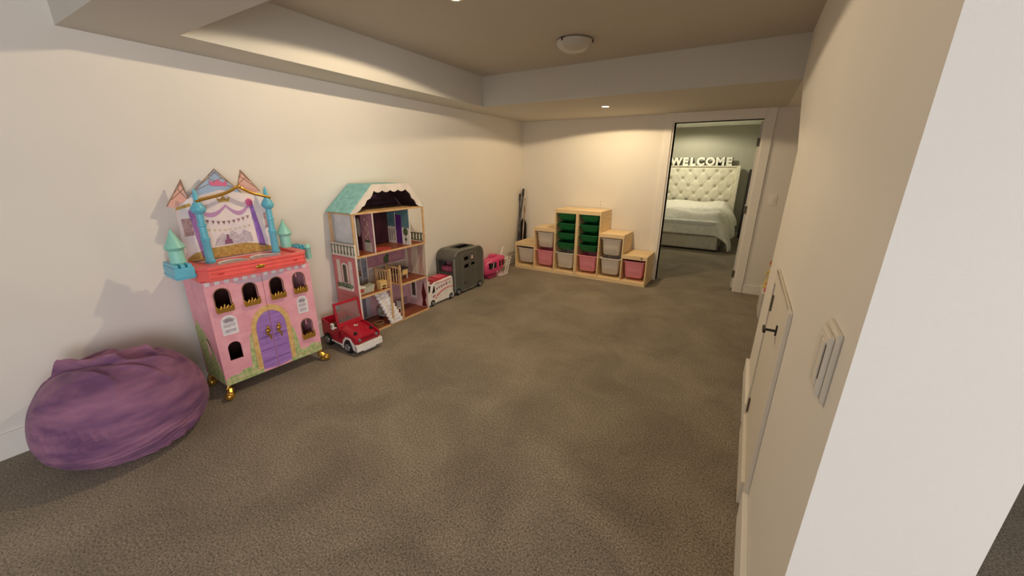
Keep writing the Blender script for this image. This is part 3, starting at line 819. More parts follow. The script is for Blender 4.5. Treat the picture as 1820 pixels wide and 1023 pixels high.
    B('planter_print', (.2135, .035, .75), (.216, .13, .835), mat('print_planter', (.78, .77, .70), .6), p2)
    MB().poly([(.05, .835), (.12, .835), (.115, .86), (.09, .85), (.075, .87), (.06, .852)], .2135, .2155, axis='x').build('leaf_print', leaf, p2)
    p3 = B('partition', (.650, .0, .7475), (.660, DP - .01, 1.098), wh, t)
    B('wallpaper', (.648, .004, .915), (.650, DP - .012, 1.098), teal, p3)
    MB().box((.6465, .105, .75), (.648, .185, 1.035)).build('purple_door_print', purp, p3)
    MB().box((.645, .185, .75), (.648, .192, 1.06)).build('door_frame_print', wh, p3)
    MB().ball((.648, .055, .875), .032, sc=(.06, 1, 1.25)).ball((.648, .055, .80), .016, sc=(.08, 1, 1)).box((.6465, .053, .76), (.648, .057, .85)).build('topiary_print', leaf, p3)
    for k in range(3): B('panel_print', (.6465, .20 + .033 * k, .77), (.648, .222 + .033 * k, .89), mat('print_wainscot', (.74, .70, .64), .6), p3)
    B('curtain_print', (.33, Y - .002, .80), (.345, Y, 1.09), mat('print_pale_mauve', (.66, .50, .56), .6), t)
    B('curtain_print', (.39, Y - .002, .85), (.43, Y, 1.09), mat('print_pale_mauve', (.66, .50, .56), .6), t)
    MB().ball((.43, Y - .002, .88), .03, sc=(1, .05, 1)).build('chair_print', mat('print_rose_chair', (.62, .46, .50), .6), t)
    fe = MB().box((WD - .012, .0, .738), (WD - .002, DP, .755)).box((WD - .014, .0, .838), (WD - .002, DP, .850)).build('balustrade', wh, t)
    MB().box((WD - .010, .002, .742), (WD - .004, DP - .004, .84)).build('balustrade_print', leaf, fe)
    q = MB()
    for k in range(7): q.poly([(.02 + .043 * k, .765), (.034 + .043 * k, .765), (.038 + .043 * k, .80), (.030 + .043 * k, .832), (.016 + .043 * k, .82)], WD - .0125, WD - .010, axis='x')
    q.build('balusters', wh, fe)
    # roof
    zt = 1.330
    sl = MB().poly([(.002, 1.112), (.253, zt), (.245, zt + .010), (-.010, 1.118)], 0.004, DP).build('roof_slope', turq, t)
    MB().poly([(WD + .002, 1.112), (.657, zt), (.665, zt + .010), (WD + .012, 1.118)], .004, DP).build('roof_slope', turq, t)
    B('roof_top', (.247, .004, zt), (.663, DP, zt + .010), turq, t)
    MB().poly([(.012, 1.112), (.255, zt - .004), (.257, zt - .001), (.657, zt - .001), (.659, zt - .004), (WD - .008, 1.112), (WD - .014, 1.112), (.655, zt - .008), (.257, zt - .008), (.018, 1.112)], .005, DP - .008).build('roof_lining', mat('attic_dark', (.22, .13, .14), .7), t)
    sc_ = [(.0, 1.110), (.250, zt + .012), (.660, zt + .012), (WD + .004, 1.110), (WD - .05, 1.110)]
    sc2 = [(.795, 1.118), (.765, 1.135), (.748, 1.168), (.735, 1.183), (.705, 1.200), (.688, 1.240), (.665, 1.258), (.628, 1.288)]
    for k in range(4):
        a = .628 - k * .092
        for i in range(1, 6):
            sc2.append((a - .092 * i / 5, 1.288 - .018 * math.sin(PI * i / 5)))
    sc2 += [(.235, 1.245), (.215, 1.225), (.180, 1.212), (.165, 1.190), (.150, 1.170), (.120, 1.158), (.105, 1.140), (.070, 1.118), (.05, 1.110)]
    MB().poly(sc_ + sc2, -.006, .004).build('scalloped_gable', wh, t)
    ab = MB().poly([(.02, 1.114), (WD - .02, 1.114), (.655, zt - .002), (.255, zt - .002)], Y, DP).build('attic_back', mat('print_attic_plum', (.24, .14, .17), .6, rgb2=(.17, .09, .10), scale=7), t)
    at = MB()
    for a, b_, c_, d_ in ((.30, .60, 1.19, 1.197), (.33, .37, 1.20, 1.25), (.40, .45, 1.20, 1.27), (.50, .55, 1.20, 1.23), (.18, .70, 1.145, 1.15)):
        at.box((a, Y - .0015, c_), (b_, Y, d_))
    at.build('shelf_print', mat('print_attic_violet', (.36, .22, .34), .6), ab)
    # stair newel posts and railings round the stair well
    for x, z0, z1 in ((.352, .02, .555), (.484, .02, .560)):
        MB().box((x, .0, z0), (x + .014, .014, z1)).ball((x + .007, .007, z1 + .004), .010).build('newel_post', ply, t)
    for x in (.352, .484):
        r = MB().box((x + .002, .014, .535), (x + .012, .20, .548))
        for k in range(5): r.box((x + .004, .03 + .036 * k, .382), (x + .010, .036 + .036 * k, .536))
        r.box((x + .001, .195, .382), (x + .013, .207, .552))
        r.build('railing', ply, t)
    # white stair, leaning from the middle floor towards the front
    st = MB()
    n = 9
    for k in range(n):
        f = (k + .5) / n
        uc = .285 + .115 * f; d = .085 - .080 * f; z = .352 - .330 * (k + 1) / n
        w_ = .048 + .008 * f
        st.box((uc - w_, d - .022, z), (uc + w_, d + .012, z + .006)).box((uc - w_, d + .004, z), (uc + w_, d + .008, z + .038))
        for sx in (-1, 1): st.lathe([(.004, z), (.022, z + .002), (.022, z + .030), (.010, z + .036)], (uc + sx * w_, d - .002, 0), seg=10)
    st.build('staircase', mat('stair_white', (.94, .92, .91), .5), t)
    return t
mansion()
# loose doll furniture standing in the rooms: u across, d deep, z floor
def room(u, d, z, rot=0, name='', label='', cat='doll furniture'):
    a = math.radians(90.5)
    x = .345 + u * math.cos(a) - d * math.sin(a); y = 2.010 + u * math.sin(a) + d * math.cos(a)
    return thing(name, (x, y, z), 90.5 + rot, label, cat, 'doll furniture in the wooden dollhouse')
tanm = mat('toy_tan_wood', (.88, .74, .48), .5)
blk = mat('toy_black_wood', (.14, .10, .10), .4)
t = room(.60, .14, .3846, 0, 'toy_piano', 'black topped toy piano with tan side on the middle floor')
B('top', (-.085, -.05, .105), (.085, .06, .120), blk, t, .004)
B('cabinet', (.012, -.04, .045), (.08, .05, .105), tanm, t, .003)
B('keyboard', (-.08, -.035, .075), (.011, .05, .105), blk, t, .003)
for x in (-.075, .07):
    for y in (-.035, .04): B('leg', (x, y, 0), (x + .008, y + .008, .075 if x < 0 else .045), mat('toy_white_wood', (.85, .82, .78), .5), t)
t = room(.115, .09, .3846, 0, 'toy_bathtub', 'white toy bathtub at the left end of the middle floor')
MB().poly([(-.085, .01), (-.06, 0), (.06, 0), (.085, .01), (.098, .065), (.085, .058), (0, .05), (-.085, .066), (-.1, .085)], -.045, .045).build('tub', mat('toy_grey_green', (.70, .70, .62), .5), t, .004)
MB().box((-.09, -.04, .050), (.0, .04, .064)).build('towel', mat('toy_white_cloth', (.92, .92, .92), .7), t, .005)
B('pillow', (-.07, -.047, .02), (-.03, -.044, .05), mat('toy_red', (.70, .28, .25), .6), t)
for x in (-.07, .065): B('foot', (x, -.046, -.0), (x + .012, -.03, .02), tanm, t)
t = room(.295, .05, .3846, 0, 'toy_cabinet', 'small tan toy cabinet beside the stair top')
B('carcass', (-.038, -.03, .012), (.038, .03, .078), tanm, t, .004)
B('opening', (-.02, -.0315, .022), (.02, -.03, .034), DARK, t)
for x in (-.036, .026): B('leg', (x, -.028, 0), (x + .01, .028, .012), tanm, t)
t = room(.42, .20, .0226, 10, 'toy_sofa', 'pale grey toy sofa under the stair well')
B('seat', (-.06, -.035, .02), (.06, .035, .048), mat('toy_sofa_grey', (.62, .62, .58), .7), t, .006)
B('back', (-.06, .025, .04), (.06, .040, .105), mat('toy_sofa_grey', (.62, .62, .58), .7), t, .006)
for x in (-.055, .047): B('leg', (x, -.03, 0), (x + .008, .03, .02), blk, t)
t = room(.545, .16, .0226, 0, 'toy_chair', 'white toy chair on the ground floor right of the stair')
B('seat', (-.035, -.03, .05), (.035, .03, .062), WHITE, t, .003)
B('back', (.028, -.03, .06), (.035, .03, .13), WHITE, t, .003)
for x in (-.034, .027):
    for y in (-.03, .023): B('leg', (x, y, 0), (x + .007, y + .007, .05), WHITE, t)
t = room(.225, .055, .0226, 0, 'toy_hoop_stand', 'round tan toy hoop lying on the ground floor')
MB().tube([(.042 * math.cos(a), .042 * math.sin(a), .034) for a in [2 * PI * k / 20 for k in range(21)]], .004).build('hoop', mat('toy_dark_tan', (.58, .46, .32), .5), t)
MB().lathe([(.034, 0), (.036, .004), (.033, .008)], caps=False, seg=20).build('base', mat('toy_dark_tan', (.58, .46, .32), .5), t)
for a in (0, 2.1, 4.2): MB().tube([(.034 * math.cos(a), .034 * math.sin(a), .004), (.042 * math.cos(a), .042 * math.sin(a), .034)], .003).build('stem', mat('toy_dark_tan', (.58, .46, .32), .5), t)
t = room(.07, .24, .3846, 0, 'toy_kitchen_stove', 'dark teal toy stove at the back of the middle floor')
B('body', (-.03, -.02, 0), (.03, .02, .10), mat('toy_teal', (.28, .38, .38), .5), t, .003)
B('oven_door', (-.022, -.0225, .02), (.022, -.02, .07), DARK, t)
B('shelf', (-.045, -.02, .115), (.06, .02, .122), blk, t)
B('shelf_support', (-.03, .01, .10), (.03, .018, .116), blk, t)

# ------------------------------------------------------------------ wheels helper (axis along local x)
def wheel(parent, c, r, w, axis='y', hub=CHROME, sgn=-1):
    o = MB().lathe([(0, -w / 2), (r * .8, -w / 2), (r, -w / 2 + r * .18), (r, w / 2 - r * .18), (r * .8, w / 2), (0, w / 2)], c, seg=28, axis=axis).build('wheel', BLACK, parent, smooth=True)
    e = w / 2 * sgn
    h = MB().lathe([(0, e + .002 * sgn), (r * .25, e + .003 * sgn), (r * .48, e + .0005 * sgn), (r * .52, e + .003 * sgn), (r * .55, e)], c, seg=20, axis=axis)
    h.build('hub', hub, o, smooth=True)
    return o
# ------------------------------------------------------------------ red toy jeep: local x = length (front +x), y across
def jeep():
    t = thing('toy_jeep', (.385, 1.862, 0), -2, 'open red toy car with white bumper parked between the castle and the wooden dollhouse', 'toy car')
    red = mat('jeep_red', (.68, .07, .17), .35, var=.03, coat=.2)
    wht = WHITE
    HW = .118
    # tub sides with door cut and wheel arch
    side = [(-.235, .075), (.045, .062), (.06, .12), (.09, .145), (.145, .145), (.165, .12), (.215, .10), (.228, .115), (.222, .155), (.10, .190), (-.005, .205), (-.02, .185), (-.06, .178), (-.12, .185), (-.15, .215), (-.235, .235)]
    for y in (-HW, HW - .012):
        MB().poly(side, y, y + .012).build('body_side', red, t, .003)
    B('floor_pan', (-.23, -HW + .012, .062), (.10, HW - .012, .080), mat('jeep_inside', (.35, .24, .18), .6), t)
    B('tailgate', (-.240, -HW, .08), (-.226, HW, .235), red, t, .003)
    # bonnet, slightly domed and tapering
    vs = []; fs = []
    xs_ = [-.005, .03, .08, .13, .18, .218, .226]
    hz = [.205, .206, .200, .190, .176, .160, .12]
    hw = [HW, HW, HW - .002, HW - .006, HW - .012, HW - .018, HW - .020]
    ny = 9
    for i, x in enumerate(xs_):
        for j in range(ny):
            v = -1 + 2 * j / (ny - 1)
            vs.append((x, v * hw[i], hz[i] - .028 * abs(v) ** 3))
    k0 = len(vs)
    for i, x in enumerate(xs_):
        for j in range(ny):
            v = -1 + 2 * j / (ny - 1)
            vs.append((x, v * hw[i], .105))
    for off in (0, k0):
        for i in range(len(xs_) - 1):
            for j in range(ny - 1):
                fs.append((off + i * ny + j, off + i * ny + j + 1, off + (i + 1) * ny + j + 1, off + (i + 1) * ny + j))
    for i in range(len(xs_) - 1):
        fs.append((i * ny, (i + 1) * ny, k0 + (i + 1) * ny, k0 + i * ny)); fs.append((i * ny + ny - 1, (i + 1) * ny + ny - 1, k0 + (i + 1) * ny + ny - 1, k0 + i * ny + ny - 1))
    for j in range(ny - 1):
        l = (len(xs_) - 1) * ny
        fs.append((l + j, l + j + 1, k0 + l + j + 1, k0 + l + j)); fs.append((j, j + 1, k0 + j + 1, k0 + j))
    bo = MB().add(vs, fs).build('bonnet', red, t, smooth=True)
    MB().poly([(.06, -.012), (.085, -.022), (.082, -.006), (.10, .004), (.08, .008), (.07, .024), (.062, .006), (.04, .002)], .2025, .2045, axis='z').build('star_emblem', mat('emblem_silver', (.86, .78, .78), .3), bo)
    for y in (-.075, .075):
        MB().lathe([(.013, .168), (.014, .184), (.010, .188), (0, .188)], (.168, y, 0), seg=12).build('lamp_pod', BLACK, bo)
    # grille nose
    g = MB()
    for k in range(7): g.box((.2265, -.06 + .018 * k, .118), (.2275, -.053 + .018 * k, .148))
    g.build('grille_slots', mat('jeep_dark_red', (.45, .03, .08), .5), bo)
    for y in (-.082, .082):
        MB().lathe([(0, .233), (.012, .232), (.014, .2225)], (0, y, .134), axis='x').build('headlight', CHROME, bo, smooth=True)
    # windscreen frame raked back
    wsf = MB()
    def rk(z): return -.012 - (z - .20) * .16
    for a, b_ in (((-HW, .20), (-HW, .395)), ((HW - .012, .20), (HW - .012, .395))):
        wsf.poly([(rk(.2), .198), (rk(.2) + .018, .198), (rk(.40) + .016, .402), (rk(.40), .402)], a[0], a[0] + .016)
    wsf.poly([(rk(.385), .385), (rk(.385) + .018, .385), (rk(.402) + .016, .404), (rk(.402), .404)], -HW, HW)
    wsf.poly([(rk(.2), .196), (rk(.2) + .022, .196), (rk(.23) + .018, .232), (rk(.23), .232)], -HW, HW)
    wo = wsf.build('windscreen_frame', red, t, .003)
    MB().poly([(rk(.22) + .007, .225), (rk(.22) + .010, .225), (rk(.385) + .010, .388), (rk(.385) + .007, .388)], -HW + .012, HW - .012).build('windscreen', mat('clear_plastic', (.75, .72, .70), .1, alpha=.18, trans=.3), wo)
    # roll edge, seats
    seatm = mat('jeep_seat', (.45, .30, .20), .6)
    for y in (-.055, .055):
        s = MB().box((-.13, y - .04, .08), (-.06, y + .04, .115)).box((-.155, y - .04, .10), (-.13, y + .04, .20))
        s.build('seat', seatm, t, .008)
    MB().tube([(-.035, -.055, .19), (-.06, -.055, .215)], .006).lathe([(.022, .21), (.028, .214), (.022, .218)], (-.062, -.055, 0), caps=False, seg=16).build('steering_wheel', BLACK, t)
    # white bumper, arches and sill
    wb = MB().poly([(.045, .030), (.068, .092), (.095, .125), (.145, .125), (.172, .085), (.185, .045), (.24, .040), (.243, .085), (.222, .098), (.185, .102), (.155, .142), (.09, .143), (.055, .108), (.035, .062), (-.235, .076), (-.235, .066), (.02, .050)], -HW - .006, -HW + .012)
    wb.poly([(.045, .030), (.068, .092), (.095, .125), (.145, .125), (.172, .085), (.185, .045), (.24, .040), (.243, .085), (.222, .098), (.185, .102), (.155, .142), (.09, .143), (.055, .108), (.035, .062), (-.235, .076), (-.235, .066), (.02, .050)], HW - .012, HW + .006)
    wb.box((.205, -HW - .006, .042), (.243, HW + .006, .098))
    wb.box((.21, -.06, .028), (.236, .06, .044))
    wb.build('white_trim', wht, t, .004)
    for y in (-HW - .016, HW + .016):
        y += -.012 if y < 0 else -.004
        m = MB().box((-.050, y - .008, .190), (-.018, y + .008, .242)).tube([(-.024, y, .205), (-.012, y * .84, .200)], .006)
        m.build('side_mirror', wht, t, .004)
    MB().ball((-.034, -HW - .037, .218), .006).build('mirror_glass', DARK, t)
    for x in (.118, -.165):
        for y, s in ((-HW + .012, -1), (HW - .012, 1)):
            wheel(t, (x, y, .059), .059, .05, 'y', CHROME, s)
    for x in (.118, -.165): MB().tube([(x, -HW + .01, .055), (x, HW - .01, .055)], .006).build('axle', BLACK, t)
jeep()

# ------------------------------------------------------------------ toy ambulance: local x = length, front at -x ; placed along y
def ambulance():
    t = thing('toy_ambulance', (.215, 3.105, 0), 90, 'small white and pink toy ambulance in front of the grey camper', 'toy ambulance')
    # local x -> world y, local y -> world -x ; visible side faces local -y
    H = .095
    body = [(-.200, .022), (-.203, .090), (-.192, .145), (-.172, .155), (-.148, .235), (-.125, .262), (.185, .278), (.205, .268), (.212, .20), (.212, .024)]
    MB().poly(body, -H, H).build('body', WHITE, t, .008)
    pk = mat('ambulance_pink', (.86, .36, .44), .45)
    dk = mat('ambulance_window', (.07, .05, .06), .15)
    B('roof_panel', (-.10, -H + .02, .268), (.18, H - .02, .284), mat('ambulance_roof', (.72, .12, .22), .4), t, .004)
    B('roof_hatch', (-.0, -H + .04, .284), (.13, H - .04, .292), mat('ambulance_hatch', (.90, .38, .48), .4), t, .003)
    MB().poly([(-.150, .150), (-.105, .160), (-.108, .226), (-.122, .230)], -H - .002, -H + .001).build('side_window', dk, t)
    MB().box((-.03, 0, 0), (.03, .002, .0)) 
    w = MB(); w.M = Matrix.Translation((-.161, 0, .195)) @ Matrix.Rotation(math.radians(17), 4, 'Y')
    w.box((-.0035, -H + .018, -.034), (.002, H - .018, .036)); w.build('windscreen', dk, t)
    MB().ball((-.125, -H + .03, .262), .022, sc=(1, 1, .6)).build('beacon', mat('beacon_red', (.62, .10, .16), .2), t, smooth=True)
    s = MB()
    s.box((-.095, -H - .002, .246), (.175, -H + .001, .253))
    s.poly([(-.085, .112), (-.07, .100), (.01, .138), (.09, .155), (.208, .152), (.208, .160), (.08, .166), (0, .150)], -H - .002, -H + .001)
    s.poly([(-.135, .062), (-.07, .085), (-.075, .095), (-.13, .075)], -H - .002, -H + .001)
    s.build('side_stripes', pk, t)
    s = MB()
    for k, (x, z, r) in enumerate(((-.072, .188, .014), (-.035, .196, .013), (.005, .200, .016), (.045, .206, .014), (.09, .210, .018), (.15, .214, .012), (-.115, .115, .015), (-.135, .108, .012))):
        s.lathe([(0, -H - .0025), (r, -H - .0025)], (x, 0, z), axis='y', seg=12, caps=False)
    s.build('stickers', mat('ambulance_sticker', (.60, .42, .55), .5, rgb2=(.82, .50, .55), scale=60), t)
    B('bumper', (-.212, -H + .004, .022), (-.196, H - .004, .045), WHITE, t, .004)
    for y in (-.055, .055): MB().lathe([(0, -.206), (.011, -.206), (.013, -.198)], (0, y, .085), axis='x').build('headlight', CHROME, t)
    for x in (-.148, .165):
        MB().poly([(x + .052 * math.cos(a), max(.022, .044 + .050 * math.sin(a))) for a in [2 * PI * k / 24 for k in range(24)]], -H - .003, -H).build('wheel_arch', WHITE, t)
        for y, s_ in ((-H + .004, -1), (H - .004, 1)): wheel(t, (x, y, .040), .040, .022, 'y', CHROME, s_)
ambulance()

# ------------------------------------------------------------------ grey toy camper, end towards the camera
def camper():
    t = thing('toy_camper', (.165, 3.650, 0), 90, 'grey plastic toy camper trailer with open roof hatch and pink inside', 'toy camper')
    g = mat('camper_grey', (.37, .365, .345), .38, rgb2=(.33, .33, .31), scale=6)
    gl = mat('camper_light_grey', (.50, .49, .46), .35)
    L, Hh, DY = .292, .140, .135
    z0, z1, r = .028, .545, .115
    prof = [(-L, z0), (L, z0)]
    for i in range(9):
        a = PI / 2 * i / 8; prof.append((L - r + r * math.cos(a), z1 - r + r * math.sin(a)))
    for i in range(9):
        a = PI / 2 + PI / 2 * i / 8; prof.append((-L + r + r * math.cos(a), z1 - r + r * math.sin(a)))
    wins = [[(-.105, .405), (-.012, .405), (-.012, .450), (-.105, .450)], [(-.105, .305), (-.012, .312), (-.012, .362), (-.105, .350)], [(.035, .385), (.105, .385), (.105, .455), (.035, .455)], [(.035, .322), (.110, .322), (.110, .358), (.035, .358)]]
    # hollow shell: side with window holes, far side plain
    MB().poly(prof, -Hh, -Hh + .012, holes=wins).build('side_wall', g, t, .005)
    MB().poly(prof, Hh - .012, Hh).build('side_wall', g, t, .005)
    # wrap strip around the profile with openings: build as segments
    arc = prof[1:]  # from (L,z0) up over to (-L, ..)
    pts = [(L, z0), (L, .44)] + arc[1:] + [(-L, z0)]
    sh = MB()
    th = .010
    def seg(p, q, y0, y1):
        d = Vector((q[0] - p[0], q[1] - p[1])); n = Vector((-d.y, d.x)).normalized() * th
        sh.add([(p[0], y0, p[1]), (q[0], y0, q[1]), (q[0] + n.x, y0, q[1] + n.y), (p[0] + n.x, y0, p[1] + n.y),
                (p[0], y1, p[1]), (q[0], y1, q[1]), (q[0] + n.x, y1, q[1] + n.y), (p[0] + n.x, y1, p[1] + n.y)],
               [(0, 1, 2, 3), (7, 6, 5, 4), (0, 4, 5, 1), (1, 5, 6, 2), (2, 6, 7, 3), (3, 7, 4, 0)])
    path = [(L, z0)]
    for i in range(9):
        a = PI / 2 * i / 8; path.append((L - r + r * math.cos(a), z1 - r + r * math.sin(a)))
    path += [(.17, z1), (-.10, z1)]
    for i in range(9):
        a = PI / 2 + PI / 2 * i / 8; path.append((-L + r + r * math.cos(a), z1 - r + r * math.sin(a)))
    path += [(-L, .440), (-L, .290), (-L, z0)]
    for i in range(len(path) - 1):
        p, q = path[i], path[i + 1]
        if p == (.17, z1):      # roof hatch
            seg(p, q, -Hh, -.075); seg(p, q, .075, Hh)
        elif p == (-L, .440):   # end window
            seg(p, q, -Hh, -.105); seg(p, q, .105, Hh)
        else:
            seg(p, q, -Hh, Hh)
    sh.build('shell', g, t, smooth=True)
    B('floor_pan', (-L + .01, -Hh + .01, z0), (L - .01, Hh - .01, z0 + .012), g, t)
    # pink interior
    B('pink_seat', (-L + .05, -Hh + .02, .04), (-L + .14, Hh - .02, .345), mat('camper_pink', (.72, .36, .48), .6, rgb2=(.60, .28, .40), scale=20), t, .02)
    B('pink_cupboard', (-L + .15, .02, .04), (-L + .20, Hh - .02, .42), mat('camper_rose', (.80, .52, .62), .6, rgb2=(.7, .4, .52), scale=16), t, .01)
    B('inner_panel', (-.13, -.02, .04), (.12, -.01, .46), mat('camper_wine', (.30, .14, .14), .6), t)
    B('white_panel', (.028, -Hh + .014, .395), (.098, -Hh + .018, .485), mat('camper_cream', (.85, .72, .66), .6), t)
    # edge roll on the camera side corner and around the hatch
    MB().tube([(-L + .002, -Hh + .004, z0 + .02), (-L + .002, -Hh + .004, z1 - r)] + [(-L + r - (r - .004) * math.cos(a), -Hh + .004, z1 - r + (r - .004) * math.sin(a)) for a in [PI / 2 * k / 6 for k in range(1, 7)]] + [(L - r, -Hh + .004, z1 - .004)] +
              [(L - r + (r - .004) * math.sin(a), -Hh + .004, z1 - r + (r - .004) * math.cos(a)) for a in [PI / 2 * k / 6 for k in range(1, 7)]] + [(L - .003, -Hh + .004, z0 + .02)], .011).build('edge_roll', gl, t, smooth=True)
    MB().tube([(.17, -.075, z1 + .001), (.17, .075, z1 + .001), (-.10, .075, z1 + .001), (-.10, -.075, z1 + .001), (.17, -.075, z1 + .001)], .007).build('hatch_rim', g, t, smooth=True)
    MB().tube([(-L - .001, -.105, .290), (-L - .001, .105, .290), (-L - .001, .105, .440), (-L - .001, -.105, .440), (-L - .001, -.105, .290)], .005).build('window_rim', mat('camper_dark', (.25, .22, .22), .5), t, smooth=True)
    MB().poly([(-.15, .05), (.12, .05), (.12, .50), (-.15, .50)], -Hh - .0025, -Hh, holes=[[(-.146, .054), (.116, .054), (.116, .496), (-.146, .496)]]).build('door_outline', gl, t)
    B('door_latch', (-.12, -Hh - .004, .115), (-.075, -Hh, .135), mat('camper_dark', (.25, .22, .22), .5), t, .002)
    B('step', (-.16, -Hh - .008, .030), (.08, -Hh, .040), gl, t, .002)
    teal = mat('camper_arch', (.36, .46, .45), .4)
    for y, s in ((-Hh - .002, -1), (Hh - .016, 1)):
        MB().poly([(-.235 + .062 * math.cos(a), .05 + .062 * math.sin(a)) for a in [PI * k / 12 for k in range(13)]] + [(-.235 + .05 * math.cos(a), .05 + .05 * math.sin(a)) for a in [PI * (12 - k) / 12 for k in range(13)]], y - .004, y + .012).build('wheel_arch', teal, t)
        wheel(t, (-.235, y * .96, .045), .045, .026, 'y', CHROME, s)
        wheel(t, (.20, y * .96, .045), .045, .026, 'y', CHROME, s)
camper()

# ------------------------------------------------------------------ pink toy aircraft behind the camper
def aircraft():
    t = thing('toy_aircraft', (.155, 4.38, 0), 90, 'pink toy aircraft with white tail parked behind the grey camper', 'toy aircraft')
    pk = mat('aircraft_pink', (.86, .36, .52), .35, rgb2=(.86, .26, .48), scale=5)
    # fuselage loft along local x
    secs = [(-.30, .02, .02, .14), (-.28, .05, .06, .14), (-.22, .085, .105, .15), (-.10, .10, .125, .16), (.05, .10, .13, .165), (.16, .088, .11, .175), (.235, .06, .075, .19)]
    n = 20; vs = []; fs = []
    for x, a, b_, zc in secs:
        for k in range(n):
            q = 2 * PI * k / n
            ca, sa = math.cos(q), math.sin(q)
            vs.append((x, a * math.copysign(abs(ca) ** .7, ca), zc + b_ * math.copysign(abs(sa) ** .7, sa)))
    for i in range(len(secs) - 1):
        for k in range(n):
            l = (k + 1) % n
            fs.append((i * n + k, i * n + l, (i + 1) * n + l, (i + 1) * n + k))
    fs.append(tuple(reversed(range(n)))); fs.append(tuple((len(secs) - 1) * n + k for k in range(n)))
    MB().add(vs, fs).build('fuselage', pk, t, smooth=True)
    MB().ball((-.0, 0, .298), .05, sc=(2.0, .8, .42)).ball((-.04, 0, .315), .028, sc=(1.8, 1, .5)).build('roof_fairing', pk, t, smooth=True)
    dk = mat('aircraft_window', (.10, .04, .10), .15)
    for a, b_ in ((-.215, -.13), (-.115, -.06), (.02, .055), (.10, .135)):
        yo = -.1015 if a > -.12 else -.100
        if a > .08: yo = -.098
        MB().poly([(a, .155), (b_, .15), (b_ + .006, .225), (a + .012, .232)], yo - .006, yo + .03).build('window', dk, t, .003)
    wt = MB().tube([(-.12, -.106, .225), (-.145, -.106, .15)], .005)
    wt.build('window_pillar', WHITE, t)
    MB().ball((-.035, -.103, .085), .018, sc=(1, .2, 1)).build('flower_sticker', mat('aircraft_sticker', (.94, .62, .76), .4), t)
    # white tail and boarding ladder
    tl = MB().poly([(.16, .21), (.20, .26), (.235, .32), (.27, .372), (.30, .378), (.285, .345), (.262, .30), (.25, .235), (.235, .19)], -.012, .012)
    tl.box((.20, -.085, .205), (.285, .085, .217))
    tl.tube([(.285, -.06, .212), (.40, -.05, .205)], [.010, .005]); tl.box((.37, -.08, .198), (.40, -.02, .206))
    tl.build('tail', WHITE, t, .003)
    ld = MB()
    ld.M = Matrix.Translation((.145, -.105, .018)) @ Matrix.Rotation(math.radians(22), 4, 'Y')
    ld.box((-.012, -.014, 0), (.0, -.004, .235)).box((.06, -.014, 0), (.072, -.004, .235))
    for k in range(7): ld.box((0, -.012, .012 + .034 * k), (.06, -.005, .020 + .034 * k))
    for k in range(6): ld.tube([(0, -.009, .018 + .034 * k), (.06, -.009, .050 + .034 * k)], .003, 5)
    ld.build('boarding_ladder', WHITE, t)
    MB().poly([(.02, -.125), (.20, -.135), (.26, -.10), (.26, .07), (.20, .085), (.0, .08)], 0, .016, axis='z').build('base_plate', mat('aircraft_base', (.88, .82, .84), .4), t, .004)
    MB().box((-.20, -.075, .0), (.0, .075, .045)).build('belly_skid', mat('aircraft_belly', (.62, .22, .36), .5), t, .01)
aircraft()

# ------------------------------------------------------------------ hockey sticks in the corner
def stick(name, base, top, r, m, label, blade=None, tape=None):
    t = thing(name, base, 0, label, 'stick')
    d = [top[i] - base[i] for i in range(3)]
    mb = MB(); mb.M = None
    P = lambda f: (d[0] * f, d[1] * f, d[2] * f)
    MB().tube([P(.0), P(1)], r, 6).build('shaft', m, t, .001)
    MB().tube([P(.90), P(1.0)], r * 1.2, 8).build('grip', tape or BLACK, t)
    if blade:
        MB().box((-.01, -.006, 0), (.075, .006, .06)).build('blade', blade, t, .004)
    return t
blackm = mat('stick_black', (.06, .055, .055), .35, rgb2=(.35, .34, .33), scale=18, stretch=(1, 1, .6))
stick('hockey_stick', (.045, 5.20, 0), (.062, 5.405, 1.175), .013, blackm, 'black hockey stick standing tallest in the corner behind the storage steps', BLACK)
stick('hockey_stick', (.030, 5.33, 0), (.028, 5.36, 1.10), .010, blackm, 'slimmer black stick leaning against the left wall in the corner')
stick('hockey_stick', (.112, 5.28, 0), (.098, 5.41, 1.145), .010, mat('stick_cream', (.84, .79, .70), .5, rgb2=(.52, .30, .20), scale=3, stretch=(1, 1, 2)), 'cream and brown stick in the corner beside the black sticks', None, mat('tape_white', (.88, .85, .80), .7))
t = thing('stick_bag', (.085, 5.385, 0), 0, 'tall narrow black bag standing in the corner behind the sticks', 'bag')
MB().poly([(-.055, 0), (.055, 0), (.045, .62), (.030, .665), (-.01, .72), (-.045, .66)], -.014, .022).build('bag_body', mat('bag_black', (.04, .04, .045), .8, bump=.3, bscale=30), t, .008)
MB().tube([(-.03, -.016, .2), (-.028, -.03, .4), (-.025, -.016, .6)], .006).build('strap', BLACK, t, smooth=True)

